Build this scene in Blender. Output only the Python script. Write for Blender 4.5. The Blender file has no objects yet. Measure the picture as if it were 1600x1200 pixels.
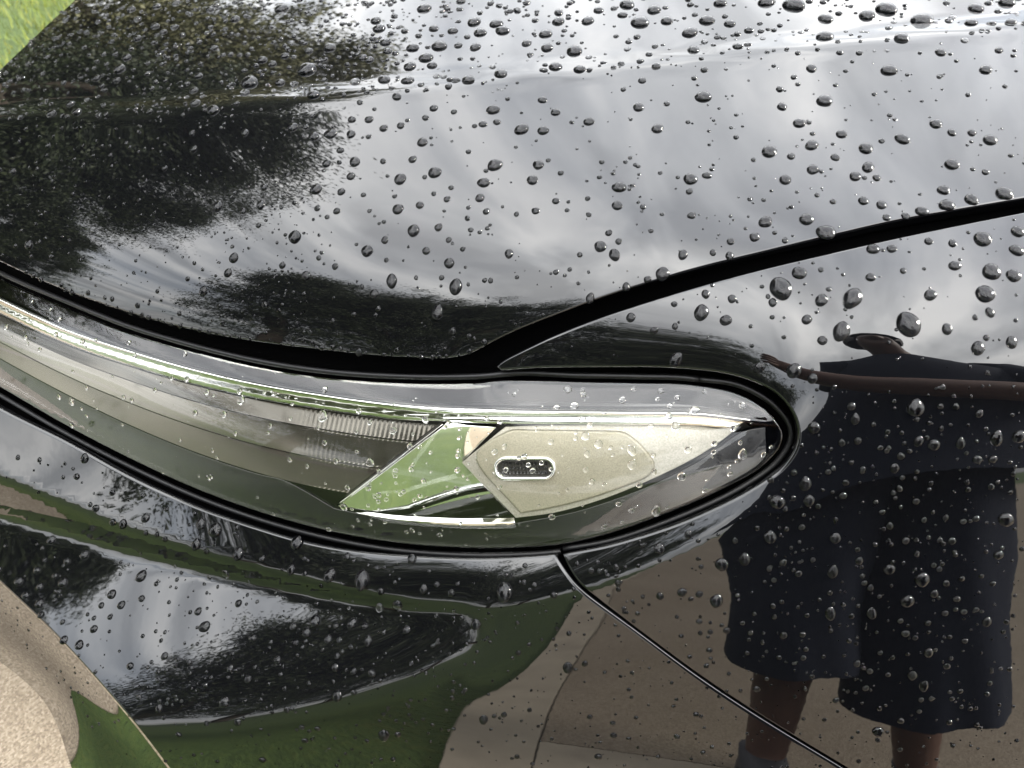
import bpy, bmesh, math, random
import numpy as np
from mathutils import Vector, Matrix
from mathutils.geometry import delaunay_2d_cdt

# ------------------------------------------------------------------ camera
F_PX = 1111.0                                   # focal length in pixels of a 1600 x 1200 frame
PITCH = math.radians(42.0)
CAM = np.array([0.0, 0.0, 1.16])
AX_R = np.array([1.0, 0.0, 0.0])
AX_F = np.array([0.0, math.cos(PITCH), -math.sin(PITCH)])
AX_U = np.array([0.0, math.sin(PITCH), math.cos(PITCH)])
SC = bpy.context.scene
COL = SC.collection
cam_data = bpy.data.cameras.new('camera')
cam_data.sensor_width = 36.0
cam_data.lens = 36.0 * F_PX / 1600.0
cam_data.clip_start = 0.01
cam_data.clip_end = 2000.0
cam = bpy.data.objects.new('camera', cam_data)
COL.objects.link(cam)
cam.location = CAM
cam.rotation_euler = (math.pi/2 - PITCH, 0, 0)
cam_data.dof.use_dof = True
cam_data.dof.focus_distance = 0.60
cam_data.dof.aperture_fstop = 9.0
SC.camera = cam

# ------------------------------------------------------------------ sky and sun: bright broken overcast
SUN_EL, SUN_AZ = math.radians(30), math.radians(82)     # azimuth measured from +Y towards +X
world = bpy.data.worlds.new('World')
SC.world = world
world.use_nodes = True
wt = world.node_tree
wt.nodes.clear()
def wnode(kind, **kw):
    n = wt.nodes.new(kind)
    for k, v in kw.items():
        setattr(n, k, v)
    return n
w_out = wnode('ShaderNodeOutputWorld')
w_bg = wnode('ShaderNodeBackground')
w_bg.inputs['Strength'].default_value = 0.1
sky = wnode('ShaderNodeTexSky', sky_type='NISHITA', sun_disc=False, sun_elevation=SUN_EL, sun_rotation=SUN_AZ, air_density=1.0, dust_density=1.5, ozone_density=1.0)
w_tc = wnode('ShaderNodeTexCoord')
# clouds lie on a flat layer: project the view direction on it so that they crowd together towards the horizon
w_sep = wnode('ShaderNodeSeparateXYZ')
w_add = wnode('ShaderNodeMath', operation='ADD'); w_add.inputs[1].default_value = 0.16
w_max = wnode('ShaderNodeMath', operation='MAXIMUM'); w_max.inputs[1].default_value = 0.05
w_dx = wnode('ShaderNodeMath', operation='DIVIDE'); w_dy = wnode('ShaderNodeMath', operation='DIVIDE')
w_com = wnode('ShaderNodeCombineXYZ')
L = wt.links.new
L(w_tc.outputs['Generated'], w_sep.inputs[0])
L(w_sep.outputs['Z'], w_add.inputs[0]); L(w_add.outputs[0], w_max.inputs[0])
L(w_sep.outputs['X'], w_dx.inputs[0]); L(w_max.outputs[0], w_dx.inputs[1])
L(w_sep.outputs['Y'], w_dy.inputs[0]); L(w_max.outputs[0], w_dy.inputs[1])
L(w_dx.outputs[0], w_com.inputs[0]); L(w_dy.outputs[0], w_com.inputs[1])
w_n1 = wnode('ShaderNodeTexNoise'); w_n1.inputs['Scale'].default_value = 1.7; w_n1.inputs['Detail'].default_value = 7; w_n1.inputs['Roughness'].default_value = 0.52; w_n1.inputs['Distortion'].default_value = 0.5
w_n2 = wnode('ShaderNodeTexNoise'); w_n2.inputs['Scale'].default_value = 0.8; w_n2.inputs['Detail'].default_value = 5; w_n2.inputs['Roughness'].default_value = 0.5
w_map = wnode('ShaderNodeMapping'); w_map.inputs['Scale'].default_value = (2.3, .55, 1); w_map.inputs['Rotation'].default_value = (0, 0, .12)   # cloud streets
L(w_com.outputs[0], w_map.inputs[0]); L(w_map.outputs[0], w_n1.inputs['Vector']); L(w_com.outputs[0], w_n2.inputs['Vector'])
w_cov = wnode('ShaderNodeValToRGB')             # how much of the blue the cloud hides
w_cov.color_ramp.elements[0].position = 0.36; w_cov.color_ramp.elements[0].color = (0.62,)*3 + (1,)
w_cov.color_ramp.elements[1].position = 0.60; w_cov.color_ramp.elements[1].color = (1, 1, 1, 1)
L(w_n2.outputs['Fac'], w_cov.inputs[0])
w_ramp = wnode('ShaderNodeValToRGB')            # thick grey bellies to thin white cloud
cr = w_ramp.color_ramp
cr.elements[0].position = 0.38; cr.elements[0].color = (6.7, 6.78, 6.9, 1)
cr.elements[1].position = 0.64; cr.elements[1].color = (13.0, 12.9, 12.7, 1)
e = cr.elements.new(0.5); e.color = (9.3, 9.4, 9.5, 1)
L(w_n1.outputs['Fac'], w_ramp.inputs[0])
w_mix = wnode('ShaderNodeMix', data_type='RGBA')
L(w_cov.outputs['Color'], w_mix.inputs['Factor']); L(sky.outputs[0], w_mix.inputs['A']); L(w_ramp.outputs['Color'], w_mix.inputs['B'])
w_cl = wnode('ShaderNodeMath', operation='MAXIMUM'); w_cl.inputs[1].default_value = 0.0     # an overcast sky is about a third as bright at the horizon as overhead
w_ma = wnode('ShaderNodeMath', operation='MULTIPLY_ADD'); w_ma.inputs[1].default_value = 0.74; w_ma.inputs[2].default_value = 0.26
w_mul = wnode('ShaderNodeVectorMath', operation='SCALE')
L(w_sep.outputs['Z'], w_cl.inputs[0]); L(w_cl.outputs[0], w_ma.inputs[0])
L(w_mix.outputs['Result'], w_mul.inputs[0]); L(w_ma.outputs[0], w_mul.inputs['Scale'])
L(w_mul.outputs[0], w_bg.inputs['Color']); L(w_bg.outputs[0], w_out.inputs[0])

sun_d = bpy.data.lights.new('sun', 'SUN')
sun_d.energy = 1.3
sun_d.angle = math.radians(14)
sun_d.color = (1.0, 0.95, 0.88)
sun = bpy.data.objects.new('sun', sun_d)
COL.objects.link(sun)
_d = Vector((math.sin(SUN_AZ)*math.cos(SUN_EL), math.cos(SUN_AZ)*math.cos(SUN_EL), math.sin(SUN_EL)))
sun.rotation_euler = _d.to_track_quat('Z', 'Y').to_euler()
sun.location = _d * 30

SC.view_settings.view_transform = 'Standard'
SC.view_settings.look = 'None'
SC.view_settings.exposure = 3.15
SC.view_settings.gamma = 1.0
SC.cycles.use_denoising = True
SC.cycles.max_bounces = 14
SC.cycles.transmission_bounces = 12
SC.cycles.glossy_bounces = 8
SC.cycles.transparent_max_bounces = 24
SC.cycles.sample_clamp_indirect = 12.0
SC.cycles.blur_glossy = 0.2
def ray(px, py):
    u = (np.asarray(px, float) - 800.0) / F_PX
    v = (600.0 - np.asarray(py, float)) / F_PX
    return AX_F + u[..., None] * AX_R + v[..., None] * AX_U
def curve(pts):
    """smooth interpolation y(x) through pixel points, straight beyond the ends"""
    p = np.array(pts, float)
    x, y = p[:, 0], p[:, 1]
    h = np.diff(x); dl = np.diff(y) / h
    m = np.zeros(len(x)); m[0], m[-1] = dl[0], dl[-1]
    for i in range(1, len(x) - 1):
        m[i] = (dl[i-1] * h[i] + dl[i] * h[i-1]) / (h[i] + h[i-1])
    def f(q):
        q = np.asarray(q, float)
        i = np.clip(np.searchsorted(x, q) - 1, 0, len(h) - 1)
        t = (np.clip(q, x[0], x[-1]) - x[i]) / h[i]
        r = ((1+2*t)*(1-t)**2*y[i] + t*(1-t)**2*h[i]*m[i] + t*t*(3-2*t)*y[i+1] + t*t*(t-1)*h[i]*m[i+1])
        return r + np.where(q < x[0], (q-x[0])*m[0], 0) + np.where(q > x[-1], (q-x[-1])*m[-1], 0)
    return f
def tps(ctrl, gx, gy):
    """thin-plate interpolation of control normals (px, py, phi, lateral degrees) -> unit normals"""
    c = np.array(ctrl, float)
    xy = c[:, :2] / 400.0
    phi, a = np.radians(c[:, 2]), np.radians(c[:, 3])
    val = np.stack([phi, a], 1)
    d = np.hypot(xy[:, None, 0]-xy[None, :, 0], xy[:, None, 1]-xy[None, :, 1])
    k = np.where(d > 0, d*d*np.log(d+1e-12), 0) + np.eye(len(c))*2e-3
    n = len(c)
    A = np.zeros((n+3, n+3)); A[:n, :n] = k
    A[:n, n] = 1; A[:n, n+1:] = xy; A[n, :n] = 1; A[n+1:, :n] = xy.T
    w = np.linalg.solve(A, np.vstack([val, np.zeros((3, 2))]))
    out = np.zeros(gx.shape + (2,))
    for i in range(n):
        r = np.hypot(gx/400.0 - xy[i, 0], gy/400.0 - xy[i, 1])
        out += (r*r*np.log(r+1e-12))[..., None] * w[i]
    out += w[n] + (gx/400.0)[..., None]*w[n+1] + (gy/400.0)[..., None]*w[n+2]
    return out
def sstep(t):
    t = np.clip(t, 0, 1); return t*t*(3-2*t)
def blend(A, B, s):
    return A + (B-A)*s[..., None]
STEP = 8.0
GX0, GX1, GY0, GY1 = -320, 2400, -240, 1440
xs = np.arange(GX0, GX1+1, STEP); ys = np.arange(GY0, GY1+1, STEP)
GXX, GYY = np.meshgrid(xs, ys)

# ---- feature curves traced as the panel lines of the car
HOOD_CREASE = curve([(-320,212),(0,189),(120,184),(250,177),(450,160),(700,136),(800,124),(1000,105),(1200,82),(1400,62),(1600,42),(1920,8)])
HOOD_EDGE = curve([(-320,235),(-150,330),(0,411),(100,455),(200,490),(300,517),(400,535),(500,547),(600,557),(680,561),(735,553),(770,535),(800,520),(870,492),(950,462),(1030,437),(1100,417),(1200,392),(1300,368),(1400,345),(1500,327),(1600,310),(1920,258)])
FENDER_TOP = curve([(778,570),(800,557),(850,533),(900,512),(1000,477),(1100,446),(1200,419),(1300,395),(1400,372),(1500,351),(1600,331),(1920,272)])
LENS_TOP = curve([(-320,240),(-150,350),(0,437),(100,480),(200,520),(300,550),(400,574),(500,590),(600,598),(700,600),(760,598),(800,594),(900,597),(1000,599),(1080,602),(1150,617),(1200,645),(1222,675)])
BUMPER_TOP = curve([(-320,420),(-150,545),(0,640),(100,690),(200,745),(300,790),(400,825),(480,848),(560,862),(640,869),(720,873),(800,872),(866,868)])
BUMPER_CREASE = curve([(-320,610),(0,748),(100,786),(200,826),(300,856),(400,882),(500,906),(600,928),(680,940),(760,944),(860,930),(960,902),(1060,862),(1160,805)])
STRIP_LOW = curve([(-320,712),(0,806),(150,850),(300,890),(450,925),(560,945),(640,955),(740,958)])

# control normals: (pixel x, pixel y, phi = tilt from facing the viewer's side (0) to facing up (90), a = tilt towards the car's tail)
N_HOOD_UP = [(-300,-200,88,-26),(-300,160,80,-26),(0,150,83,-20),(0,60,87,-24),(250,150,86,-13),(300,0,90,-14),(600,130,87,-6),(600,-50,90,-6),(1000,90,86,-2),(1000,-100,90,-2),(1600,30,86,2),(1600,-150,90,2),(1900,-200,90,3),(2400,-200,90,4),(2400,-80,86,4)]
N_HOOD_LOW = [(-300,215,66,-38),(0,205,68,-24),(0,300,62,-26),(0,400,38,-30),(-300,240,50,-40),
  (250,200,71,-15),(250,330,66,-17),(250,430,52,-18),(250,500,33,-18),
  (500,175,74,-9),(500,300,70,-9),(500,400,58,-9),(500,480,40,-8),(500,540,30,-8),
  (700,150,75,-6),(700,300,71,-6),(700,420,60,-5),(700,500,42,-5),(700,555,30,-5),
  (900,130,75,-4),(900,300,71,-4),(900,400,59,-4),(900,470,36,-3),(1030,360,64,-3),(1030,430,42,-3),(800,505,32,-4),
  (1200,100,75,-1),(1200,250,72,-1),(1200,340,69,-1),(1200,385,64,-1),
  (1600,60,75,2),(1600,200,73,2),(1600,300,71,2),(1900,20,75,3),(1900,240,72,3),(2400,-40,75,4),(2400,150,72,4)]
N_FENDER = [(790,566,27,-6),(900,525,33,-7),(900,560,27,-7),(1000,485,40,-6),(1000,530,32,-7),(1000,565,27,-8),(1100,455,56,-6),(1100,500,46,-7),(1100,540,36,-8),(1100,570,30,-9),
  (1250,410,66,-5),(1250,470,56,-6),(1250,530,42,-7),(1250,580,31,-9),(1250,640,26,-11),(1250,800,24,-12),(1250,1000,23,-12),
  (1450,365,68,-3),(1450,440,59,-3),(1450,520,46,-4),(1450,580,34,-5),(1450,640,28,-7),(1450,800,26,-8),(1450,1000,24,-9),(1450,1200,22,-9),
  (1600,335,70,-2),(1600,420,62,-2),(1600,520,48,-3),(1600,590,34,-4),(1600,650,28,-5),(1600,800,26,-6),(1600,1100,23,-7),
  (1100,850,23,-15),(1000,950,21,-17),(900,900,22,-19),(1200,1180,21,-13),(1900,300,70,-1),(1900,560,43,-2),(1900,660,29,-3),(1900,900,25,-4),(1900,1400,18,-5),(2400,200,70,1),(2400,560,45,0),(2400,680,29,-1),(2400,900,25,-2),(2400,1400,18,-3),(1300,1400,18,-12)]
LENS_RIDGE = curve([(-320,300),(-150,395),(0,466),(100,512),(200,546),(300,575),(400,598),(500,615),(600,629),(700,638),(800,641),(900,642),(1000,643),(1100,645),(1222,662)])
N_LENS_UP = [(-300,280,60,-44),(0,450,62,-33),(200,530,66,-27),(400,580,69,-22),(700,605,70,-14),(1000,605,69,-8),(1130,615,64,-6),(1200,650,56,-4)]
N_LENS = [(-300,400,42,-46),(0,500,46,-36),(0,550,36,-36),(200,590,42,-30),(200,650,32,-30),(400,640,44,-24),(400,720,30,-24),(700,660,44,-18),(700,740,30,-18),(1000,660,42,-12),(1000,730,28,-12),(1150,680,34,-8),
  (-300,470,12,-48),(0,600,10,-38),(200,710,8,-33),(400,790,8,-28),(700,848,8,-20),(900,840,8,-16),(1080,778,12,-12),(1200,710,18,-8)]
N_BAND = [(-300,480,46,-42),(0,660,44,-34),(0,740,52,-32),(200,760,48,-28),(200,815,54,-27),(400,835,52,-23),(400,875,52,-22),(600,875,52,-20),(600,920,42,-19),(760,885,46,-19),(760,935,32,-19),(860,880,38,-19),(860,920,28,-19),(1000,850,32,-15),(1150,790,30,-13)]
N_STRIP = [(-300,660,8,-42),(0,775,10,-34),(300,872,12,-28),(600,940,14,-22),(740,950,18,-20)]
N_SCOOP = [(-300,800,70,-30),(0,830,70,-24),(0,890,72,-22),(150,900,68,-20),(150,1040,63,-22),(300,930,58,-20),(300,1050,50,-22),(260,1120,38,-24),(450,960,54,-18),(450,1040,46,-20),(600,970,48,-17),(700,968,42,-18)]
N_SIDE = [(300,1180,14,-26),(500,1130,16,-24),(740,1010,20,-21),(760,970,22,-20),(900,950,21,-19),(700,1190,17,-21),(1000,1190,18,-18),(1200,1400,16,-15),(500,1400,10,-24),(100,1400,6,-30),(850,930,22,-20)]
SCOOP_RIM = np.array([(-400,840),(0,806),(150,850),(300,890),(450,925),(560,945),(640,950),(700,955),(735,972),(715,1000),(640,1040),(560,1070),(450,1104),(350,1127),(245,1138),(150,1130),(-400,1000)], float)

LAT = 0.62
for _c in (N_HOOD_UP, N_HOOD_LOW, N_LENS, N_LENS_UP, N_BAND, N_STRIP, N_SCOOP, N_SIDE):
    for _i, _t in enumerate(_c):
        _c[_i] = (_t[0], _t[1], _t[2] + (13 if _c is N_SCOOP else 9 if _c is N_BAND else -5 if _c is N_SIDE else -4 if _c is N_HOOD_UP else 0), _t[3]*LAT)
for _i, _t in enumerate(N_FENDER):
    N_FENDER[_i] = (_t[0], _t[1], _t[2] - 5.0*min(1, max(0, (_t[1]-560)/90)), _t[3]*0.8)
def poly_sd(poly, gx, gy):
    """signed distance in pixels, positive inside"""
    d = np.full(gx.shape, 1e9); ins = np.zeros(gx.shape, bool)
    n = len(poly)
    for i in range(n):
        ax, ay = poly[i]; bx, by = poly[(i+1) % n]
        ex, ey = bx-ax, by-ay
        t = np.clip(((gx-ax)*ex + (gy-ay)*ey) / (ex*ex+ey*ey+1e-9), 0, 1)
        d = np.minimum(d, np.hypot(gx-ax-t*ex, gy-ay-t*ey))
        c = ((ay > gy) != (by > gy)) & (gx < (bx-ax)*(gy-ay)/(by-ay+1e-12)+ax)
        ins ^= c
    return np.where(ins, d, -d)

def normal_angles(gx, gy):
    hu, hl = tps(N_HOOD_UP, gx, gy), tps(N_HOOD_LOW, gx, gy)
    fe = tps(N_FENDER + N_SIDE, gx, gy)
    le = blend(tps(N_LENS_UP, gx, gy), tps(N_LENS, gx, gy), sstep((gy - LENS_RIDGE(gx) + 5) / 10))
    ba, st, sc = tps(N_BAND, gx, gy), tps(N_STRIP, gx, gy), tps(N_SCOOP, gx, gy)
    si = fe
    hood = blend(hu, hl, sstep((gy - HOOD_CREASE(gx) + 6) / 12))
    dc = gy - HOOD_CREASE(gx)                   # shallow fillet just above the crease
    hood = hood + np.stack([np.radians(9.0)*np.exp(-((dc+14)/9)**2) - np.radians(6.0)*np.exp(-((dc-7)/7)**2), 0*dc], -1)
    # bumper
    w_side = sstep((gx-600)/150)
    low = blend(st, sc, sstep((gy-STRIP_LOW(gx)+7)/14))
    rim = poly_sd(SCOOP_RIM, gx, gy)
    inside = sstep((rim + 52) / 78)
    below = sstep((gy-STRIP_LOW(gx))/12)
    low = blend(low, si, below*(1-inside))
    low = blend(low, si, sstep((gx-700)/60))
    bump = blend(ba, low, sstep((gy - BUMPER_CREASE(gx) + 7 + 8*w_side) / (14+16*w_side)))
    # the flange under the lamp's tail carries the bumper band on along the fender
    on_tail = sstep((gy-700)/40) * (1-sstep((gx-1160)/70))
    fe = blend(fe, ba, on_tail*(1-sstep((gy - BUMPER_CREASE(gx) + 9) / 18)))
    # which panel
    reg = np.where(gy < 0.5*(HOOD_EDGE(gx)+np.where(gx < 778, LENS_TOP(gx), FENDER_TOP(gx))), 0, 1)
    seam = curve([(866,868),(905,915),(925,932),(1000,987),(1100,1060),(1200,1127),(1330,1206),(1600,1370),(1920,1560)])
    fender = (gx > 866) & (gy < seam(gx))
    return hood, fe, le, bump, reg, fender, seam
LENS_BOTTOM = curve([(-320,400),(-150,520),(0,606),(100,664),(200,716),(300,762),(400,799),(500,827),(600,846),(700,855),(800,856),(870,851),(930,839),(1000,817),(1100,777),(1180,736),(1215,702)])
LENS_POLY = np.array([(x, float(LENS_TOP(x))) for x in list(range(-320,1200,40))+[1200,1214,1222]] +
                     [(1224,685),(1215,702),(1180,736)] + [(x, float(LENS_BOTTOM(x))) for x in list(range(1140,-321,-40))])
def unit_normals(ang):
    phi, a = ang[..., 0], ang[..., 1]
    n = np.stack([np.sin(a), -np.cos(phi)*np.cos(a), np.sin(phi)*np.cos(a)], -1)
    return n
def full_normals(gx, gy):
    hood, fe, le, bump, reg, fender, seam = normal_angles(gx, gy)
    ang = np.where((reg == 0)[..., None], hood, np.where(fender[..., None], fe, bump))
    right = (gx >= 778) & (reg == 1) & (gy < 720)
    ang = np.where((right & (gx > 700))[..., None], fe, ang)
    sd = poly_sd(LENS_POLY, gx, gy)
    ang = blend(ang, le, sstep((sd+6)/12))
    # extended left strip between hood edge and lens: keep the lens field
    ang = np.where(((gx < 778) & (reg == 1) & (gy < LENS_TOP(gx)+4))[..., None], le, ang)
    return unit_normals(ang)
def solve_depth():
    n = full_normals(GXX, GYY)
    r = ray(GXX, GYY)
    nr = np.minimum((n*r).sum(-1), -0.10)
    Lu = -(n @ AX_R)/nr / F_PX * STEP
    Lv = (n @ AX_U)/nr / F_PX * STEP         # per step downwards in y (v runs up)
    gx_ = 0.5*(Lu[:, 1:]+Lu[:, :-1]); gy_ = 0.5*(Lv[1:, :]+Lv[:-1, :])
    def AtA(L):
        o = np.zeros_like(L)
        dx = L[:, 1:]-L[:, :-1]; dy = L[1:]-L[:-1]
        o[:, 1:] += dx; o[:, :-1] -= dx; o[1:] += dy; o[:-1] -= dy
        return o + 1e-9*L
    b = np.zeros_like(Lu)
    b[:, 1:] += gx_; b[:, :-1] -= gx_; b[1:] += gy_; b[:-1] -= gy_
    # coarse start, then conjugate gradients
    L = np.zeros_like(b); rr = b-AtA(L); p = rr.copy(); rs = (rr*rr).sum()
    for it in range(1600):
        Ap = AtA(p); al = rs/(p*Ap).sum(); L += al*p; rr -= al*Ap
        rn = (rr*rr).sum()
        if rn < 1e-13: break
        p = rr + rn/rs*p; rs = rn
    return L, it
L_FIELD, ITS = solve_depth()
def sample(fld, px, py):
    fx = np.clip((np.asarray(px, float)-GX0)/STEP, 0, len(xs)-1.001); fy = np.clip((np.asarray(py, float)-GY0)/STEP, 0, len(ys)-1.001)
    i = fx.astype(int); j = fy.astype(int); a = fx-i; c = fy-j
    # Catmull-Rom bicubic
    def w(t): return [(-t+2*t*t-t**3)/2, (2-5*t*t+3*t**3)/2, (t+4*t*t-3*t**3)/2, (-t*t+t**3)/2]
    wx, wy = w(a), w(c); o = 0
    for k in range(4):
        jj = np.clip(j+k-1, 0, len(ys)-1)
        for m in range(4):
            ii = np.clip(i+m-1, 0, len(xs)-1)
            o = o + wy[k]*wx[m]*fld[jj, ii]
    return o
L_FIELD = L_FIELD - sample(L_FIELD, 830., 730.) + math.log(0.56)
def surf(px, py, off=0.0):
    px = np.asarray(px, float); py = np.asarray(py, float)
    return CAM + np.exp(sample(L_FIELD, px, py))[..., None]*ray(px, py)
def surf_n(px, py):
    e = 3.0
    px = np.asarray(px, float); py = np.asarray(py, float)
    a = surf(px+e, py)-surf(px-e, py); b = surf(px, py-e)-surf(px, py+e)
    n = np.cross(a, b); n /= np.linalg.norm(n, axis=-1, keepdims=True)
    return n
# ------------------------------------------------------------------ materials
class NT:
    def __init__(self, name):
        self.m = bpy.data.materials.new(name); self.m.use_nodes = True
        self.t = self.m.node_tree; self.n = self.t.nodes; self.n.clear()
        self.out = self.n.new('ShaderNodeOutputMaterial')
    def add(self, kind, **kw):
        x = self.n.new(kind)
        for k, v in kw.items():
            if k in x.inputs.keys() or k.replace('_', ' ') in x.inputs.keys():
                x.inputs[k if k in x.inputs.keys() else k.replace('_', ' ')].default_value = v
            else:
                setattr(x, k, v)
        return x
    def link(self, a, b): self.t.links.new(a, b)
    def bsdf(self, base=(.5,.5,.5), rough=.5, metal=0.0, **kw):
        b = self.add('ShaderNodeBsdfPrincipled')
        b.inputs['Base Color'].default_value = tuple(base) + (1,)
        b.inputs['Roughness'].default_value = rough
        b.inputs['Metallic'].default_value = metal
        for k, v in kw.items():
            b.inputs[k.replace('_', ' ')].default_value = v
        self.link(b.outputs[0], self.out.inputs[0])
        self.b = b
        return b
    def coord(self, kind='Object', scale=(1,1,1)):
        tc = self.add('ShaderNodeTexCoord'); mp = self.add('ShaderNodeMapping')
        mp.inputs['Scale'].default_value = scale
        self.link(tc.outputs[kind], mp.inputs[0])
        return mp.outputs[0]
    def noise(self, co, scale, detail=4, rough=.5, dist=0.0):
        x = self.add('ShaderNodeTexNoise', Scale=scale, Detail=detail, Roughness=rough, Distortion=dist)
        self.link(co, x.inputs['Vector']); return x.outputs['Fac']
    def ramp(self, fac, stops):
        r = self.add('ShaderNodeValToRGB'); e = r.color_ramp.elements
        while len(e) < len(stops): e.new(0.5)
        for el, (p, c) in zip(e, stops):
            el.position = p; el.color = tuple(c) + (1,) if len(c) == 3 else c
        self.link(fac, r.inputs[0]); return r.outputs[0]
    def bump(self, h, strength=.3, dist=.01):
        bp = self.add('ShaderNodeBump', Strength=strength, Distance=dist)
        self.link(h, bp.inputs['Height']); self.link(bp.outputs[0], self.b.inputs['Normal'])
MAT = {}
# black lacquer under clear coat
p = NT('black_lacquer'); p.bsdf((.0022,.0023,.0027), .012, IOR=1.65)
co = p.coord(); p.bump(p.noise(co, 55, 2, .5), .05, .0005)
MAT['paint'] = p.m
p = NT('black_rubber'); p.bsdf((.0035,.0035,.004), .40, IOR=1.4); MAT['rubber'] = p.m
p = NT('black_trim'); p.bsdf((.006,.006,.007), .16, IOR=1.5); MAT['trim'] = p.m
p = NT('gap_black'); p.bsdf((.0010,.0010,.0011), .9, IOR=1.05); MAT['dark'] = p.m  # near-black for the added gap backing, stands in for shade inside the gaps
# water
p = NT('water'); p.bsdf((1,1,1), 0.0, IOR=1.333, Transmission_Weight=1.0); MAT['water'] = p.m
p = NT('wetted_paint'); p.bsdf((.0022,.0023,.0027), .05, IOR=1.07); MAT['wet'] = p.m
# clear polycarbonate cover: one thin sheet, reflecting by Fresnel from both sides
p = NT('clear_cover')
tr = p.add('ShaderNodeBsdfTransparent'); tr.inputs[0].default_value = (.94,.93,.90,1)
gl = p.add('ShaderNodeBsdfGlossy', Roughness=.01); gl.inputs[0].default_value = (1,1,1,1)
geo = p.add('ShaderNodeNewGeometry')
ior = p.add('ShaderNodeMix', data_type='FLOAT'); ior.inputs['A'].default_value = 1.54; ior.inputs['B'].default_value = 1/1.54
fr = p.add('ShaderNodeFresnel'); mx = p.add('ShaderNodeMixShader')
p.link(geo.outputs['Backfacing'], ior.inputs['Factor']); p.link(ior.outputs['Result'], fr.inputs['IOR'])
p.link(fr.outputs[0], mx.inputs[0]); p.link(tr.outputs[0], mx.inputs[1]); p.link(gl.outputs[0], mx.inputs[2]); p.link(mx.outputs[0], p.out.inputs[0])
MAT['cover'] = p.m
p = NT('chrome'); p.bsdf((.86,.87,.86), .03, 1.0); MAT['chrome'] = p.m
p = NT('satin_reflector'); p.bsdf((.62,.63,.60), .22, 1.0)
co = p.coord(); p.bump(p.noise(co, 60, 2), .06, .002); MAT['satin'] = p.m
# frosted side marker plate: pale olive grey with fine sparkle
p = NT('frosted_plate'); p.bsdf((.42,.42,.33), .38, .35)
co = p.coord(); f = p.noise(co, 900, 2, .6)
p.link(p.ramp(f, [(.3,(.195,.185,.138)),(.7,(.285,.268,.21))]), p.b.inputs['Base Color']); p.bump(f, .25, .0004)
MAT['frost'] = p.m
p = NT('frosted_plate_outer'); p.bsdf((.52,.52,.46), .34, .45)
co = p.coord(); f = p.noise(co, 700, 2, .6)
p.link(p.ramp(f, [(.3,(.26,.25,.21)),(.7,(.37,.355,.31))]), p.b.inputs['Base Color']); p.bump(f, .3, .0004)
MAT['frost2'] = p.m
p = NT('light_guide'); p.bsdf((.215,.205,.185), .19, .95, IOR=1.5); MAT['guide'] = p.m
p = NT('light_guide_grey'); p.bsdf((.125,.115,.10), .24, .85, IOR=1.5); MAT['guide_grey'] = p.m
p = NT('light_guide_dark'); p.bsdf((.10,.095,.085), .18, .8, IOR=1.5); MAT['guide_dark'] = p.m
p = NT('smoked_bezel'); p.bsdf((.030,.029,.027), .12, 0.0, IOR=1.6); MAT['bezel'] = p.m
p = NT('amber'); p.bsdf((.9,.28,.02), .1, 0.0); MAT['amber'] = p.m
# exposed aggregate concrete, pale buff
p = NT('aggregate_concrete'); p.bsdf((.45,.40,.33), .85)
co = p.coord()
vo = p.add('ShaderNodeTexVoronoi', Scale=330.0); p.link(co, vo.inputs['Vector'])
c1 = p.ramp(vo.outputs['Color'], [(.1,(.125,.096,.066)),(.5,(.185,.148,.104)),(.9,(.275,.23,.172))])
c2 = p.ramp(p.noise(co, 1.3, 6, .6), [(.3,(.80,.78,.74)),(.7,(1.0,1.0,1.0))])
mm = p.add('ShaderNodeMix', data_type='RGBA', blend_type='MULTIPLY'); mm.inputs['Factor'].default_value = 1
p.link(c1, mm.inputs['A']); p.link(c2, mm.inputs['B']); p.link(mm.outputs['Result'], p.b.inputs['Base Color'])
p.bump(vo.outputs['Distance'], .5, .004); MAT['concrete'] = p.m
p = NT('smooth_concrete'); p.bsdf((.5,.45,.37), .8)
co = p.coord(); p.link(p.ramp(p.noise(co, 9, 7, .6), [(.3,(.20,.168,.125)),(.7,(.28,.24,.18))]), p.b.inputs['Base Color']); MAT['kerb'] = p.m
p = NT('asphalt'); p.bsdf((.05,.05,.05), .85)
co = p.coord(); p.link(p.ramp(p.noise(co, 60, 6, .7), [(.3,(.045,.043,.042)),(.7,(.085,.082,.078))]), p.b.inputs['Base Color']); MAT['asphalt'] = p.m
p = NT('lawn'); p.bsdf((.09,.15,.02), .9)
co = p.coord(); n1 = p.noise(co, .7, 5, .6); n2 = p.noise(co, 40, 4, .7)
ma = p.add('ShaderNodeMath', operation='ADD'); p.link(n1, ma.inputs[0]); p.link(n2, ma.inputs[1])
mh = p.add('ShaderNodeMath', operation='MULTIPLY'); mh.inputs[1].default_value = .5; p.link(ma.outputs[0], mh.inputs[0])
p.link(p.ramp(mh.outputs[0], [(.36,(.020,.038,.005)),(.52,(.038,.064,.008)),(.66,(.066,.080,.013))]), p.b.inputs['Base Color']); p.bump(n2, .8, .03)
MAT['lawn'] = p.m
p = NT('grass_blade'); p.bsdf((.12,.20,.018), .7)
oi = p.add('ShaderNodeNewGeometry'); p.link(p.ramp(oi.outputs['Random Per Island'], [(0,(.065,.095,.007)),(.6,(.115,.145,.011)),(1,(.18,.17,.03))]), p.b.inputs['Base Color'])
MAT['blade'] = p.m
def leaf_mat(name, dark, mid, light):
    p = NT(name); p.bsdf(mid, .55)
    g = p.add('ShaderNodeNewGeometry'); p.link(p.ramp(g.outputs['Random Per Island'], [(0,dark),(.5,mid),(1,light)]), p.b.inputs['Base Color'])
    return p.m
MAT['leaf'] = leaf_mat('leaf_green', (.022,.034,.014), (.040,.056,.022), (.065,.080,.035))
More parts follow.
